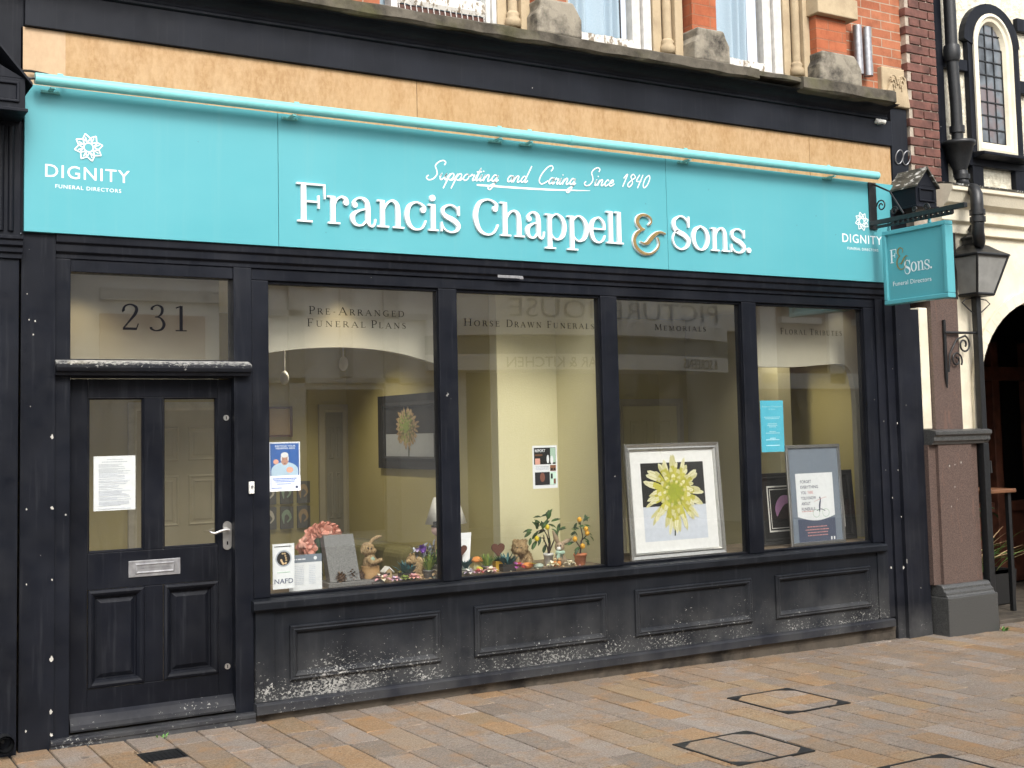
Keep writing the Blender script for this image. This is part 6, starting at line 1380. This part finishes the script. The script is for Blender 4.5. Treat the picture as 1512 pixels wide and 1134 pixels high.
t = thing('doorbell', 'small white doorbell on the black post between door and window', 'doorbell', (-2.503, -.02, 1.45)); q_ = at(370, 720, -.005)
m = MB(); m.box(q_.x-.016, q_.x+.016, -.03, -.0125, q_.z-.035, q_.z+.035); m.build('case', M['white_plastic'], t, .004); m = MB(); m.tube([(q_.x, -.031, q_.z+.006), (q_.x, -.036, q_.z+.006)], .008, 12); m.build('button', M['steel_dull'], t)

# ---------------------------------------------------------------- across the street, seen mirrored in the glass
OY = -11.0
fo = lambda Y: (lambda u, v, d=0: (u, Y+d, v))
O = thing('cinema_building', 'pale cinema with a curved lettered canopy, mirrored in the shop windows', 'building', (8, OY, 0))
m = MB(); m.box(4.6, 11.2, OY-3, OY, 3.6, 9); m.box(4.6, 5.0, OY-3, OY, 0, 3.6); m.box(10.9, 11.2, OY-3, OY, 0, 3.6); m.build('wall', M['facade'], O)
m = MB()
for z0, z1, bow, mk in ((3.37, 3.62, .9, 0), (3.06, 3.37, .55, 1), (2.80, 3.06, .75, 0)):
    P = [(4.25 + 6.3*i/20, OY + bow*(1-((i-10)/10)**2) + .1) for i in range(21)]
    m.prism([(a, b, z0) for a, b in P] + [(10.55, OY-.5, z0), (4.25, OY-.5, z0)], (0, 0, z1-z0-.001), mk)
n = Nt('canopy_grey'); n.col((.16, .18, .18)); M['canopy'] = n.mat
m.build('canopy', [M['facade'], M['canopy']], O)
m = MB(); w_ = lambda u, v, d=0: (u, OY + .1 + .75*(1-((u-7.4)/3.15)**2) + d + .004, v)
for s, a, b in (('BAR & KITCHEN', 7.16, 5.45), ('6 SCREENS', 10.12, 9.05)): sans(m, w_, s, a, b, 2.84, .18, 0, 1.0, .004, .012)
m.build('cinema_lettering', M['ink'], O); m = MB(); sans(m, fo(OY), 'PICTUREHOUSE', 10.4, 5.85, 3.74, .34, 0, 1.0, -.012, .03)
m.build('cinema_lettering', M['slate'], O)
m = MB(); m.box(5.0, 10.9, OY-2.6, OY-2.5, 0, 3.6); m.build('dark_entrance', M['slate_wall'], O)
def block(name, lab, x0, x1, h, mt, wins, low):
    t = thing(name, lab, 'building', ((x0+x1)/2, OY, 0)); m = MB(); m.box(x0, x1, OY-6, OY, 0, h); m.build('wall', mt, t)
    m = MB()
    for a, b, c, d in wins: m.box(a, b, OY+.001, OY+.02, c, d)
    if wins: m.build('window', M['slate_wall'], t)
    m = MB()
    for a, b, c, d, in wins: m.box(a-.08, b+.08, OY+.001, OY+.12, c-.12, c-.001)
    if wins: m.build('window_sill', M['white_paint'], t)
    for a, b, c, d, mm in low: q = MB(); q.box(a, b, OY+.001, OY+.08, c, d); q.build('shop_panel', mm, t)
    return t
M['terra'] = flat('terracotta_board', (.30, .11, .075))
block('opposite_shop', 'pale building with a terracotta shop board across the street, mirrored in the door', -6, 4.59, 7.5, M['facade'], [(-5, -4, 4.2, 6), (-2.6, -1.4, 4.2, 6), (1.2, 2.4, 4.2, 6)], [(-.9, .6, 2.95, 3.58, M['terra']), (-.4, 1.3, .1, 2.35, M['cream']), (1.9, 2.15, .1, 7, M['white_paint']), (2.75, 2.95, 2.7, 7, M['white_paint']), (3.5, 3.75, .1, 7, M['white_paint']), (1.31, 4.5, 3.62, 3.72, M['white_paint']), (-6, 4.5, 2.6, 2.68, M['white_paint']), (2.2, 3.45, .3, 2.5, M['slate_wall']), (-.9, .9, 3.78, 3.95, M['white_paint']), (-5.5, -1.3, .3, 2.5, M['slate_wall'])])
block('opposite_terrace', 'brick terrace with white window bands across the street, mirrored in the fourth window', 11.21, 20, 8, M['brick_dark'], [(12, 12.9, 3.9, 5.6), (14, 14.9, 3.9, 5.6), (16, 16.9, 3.9, 5.6)], [(11.4, 11.8, 2.6, 8, M['white_paint']), (13.2, 13.6, 2.6, 8, M['white_paint']), (15.2, 15.6, 2.6, 8, M['white_paint']), (11.21, 20, 2.5, 2.8, M['white_paint']), (11.5, 19, .3, 2.45, M['slate_wall'])])
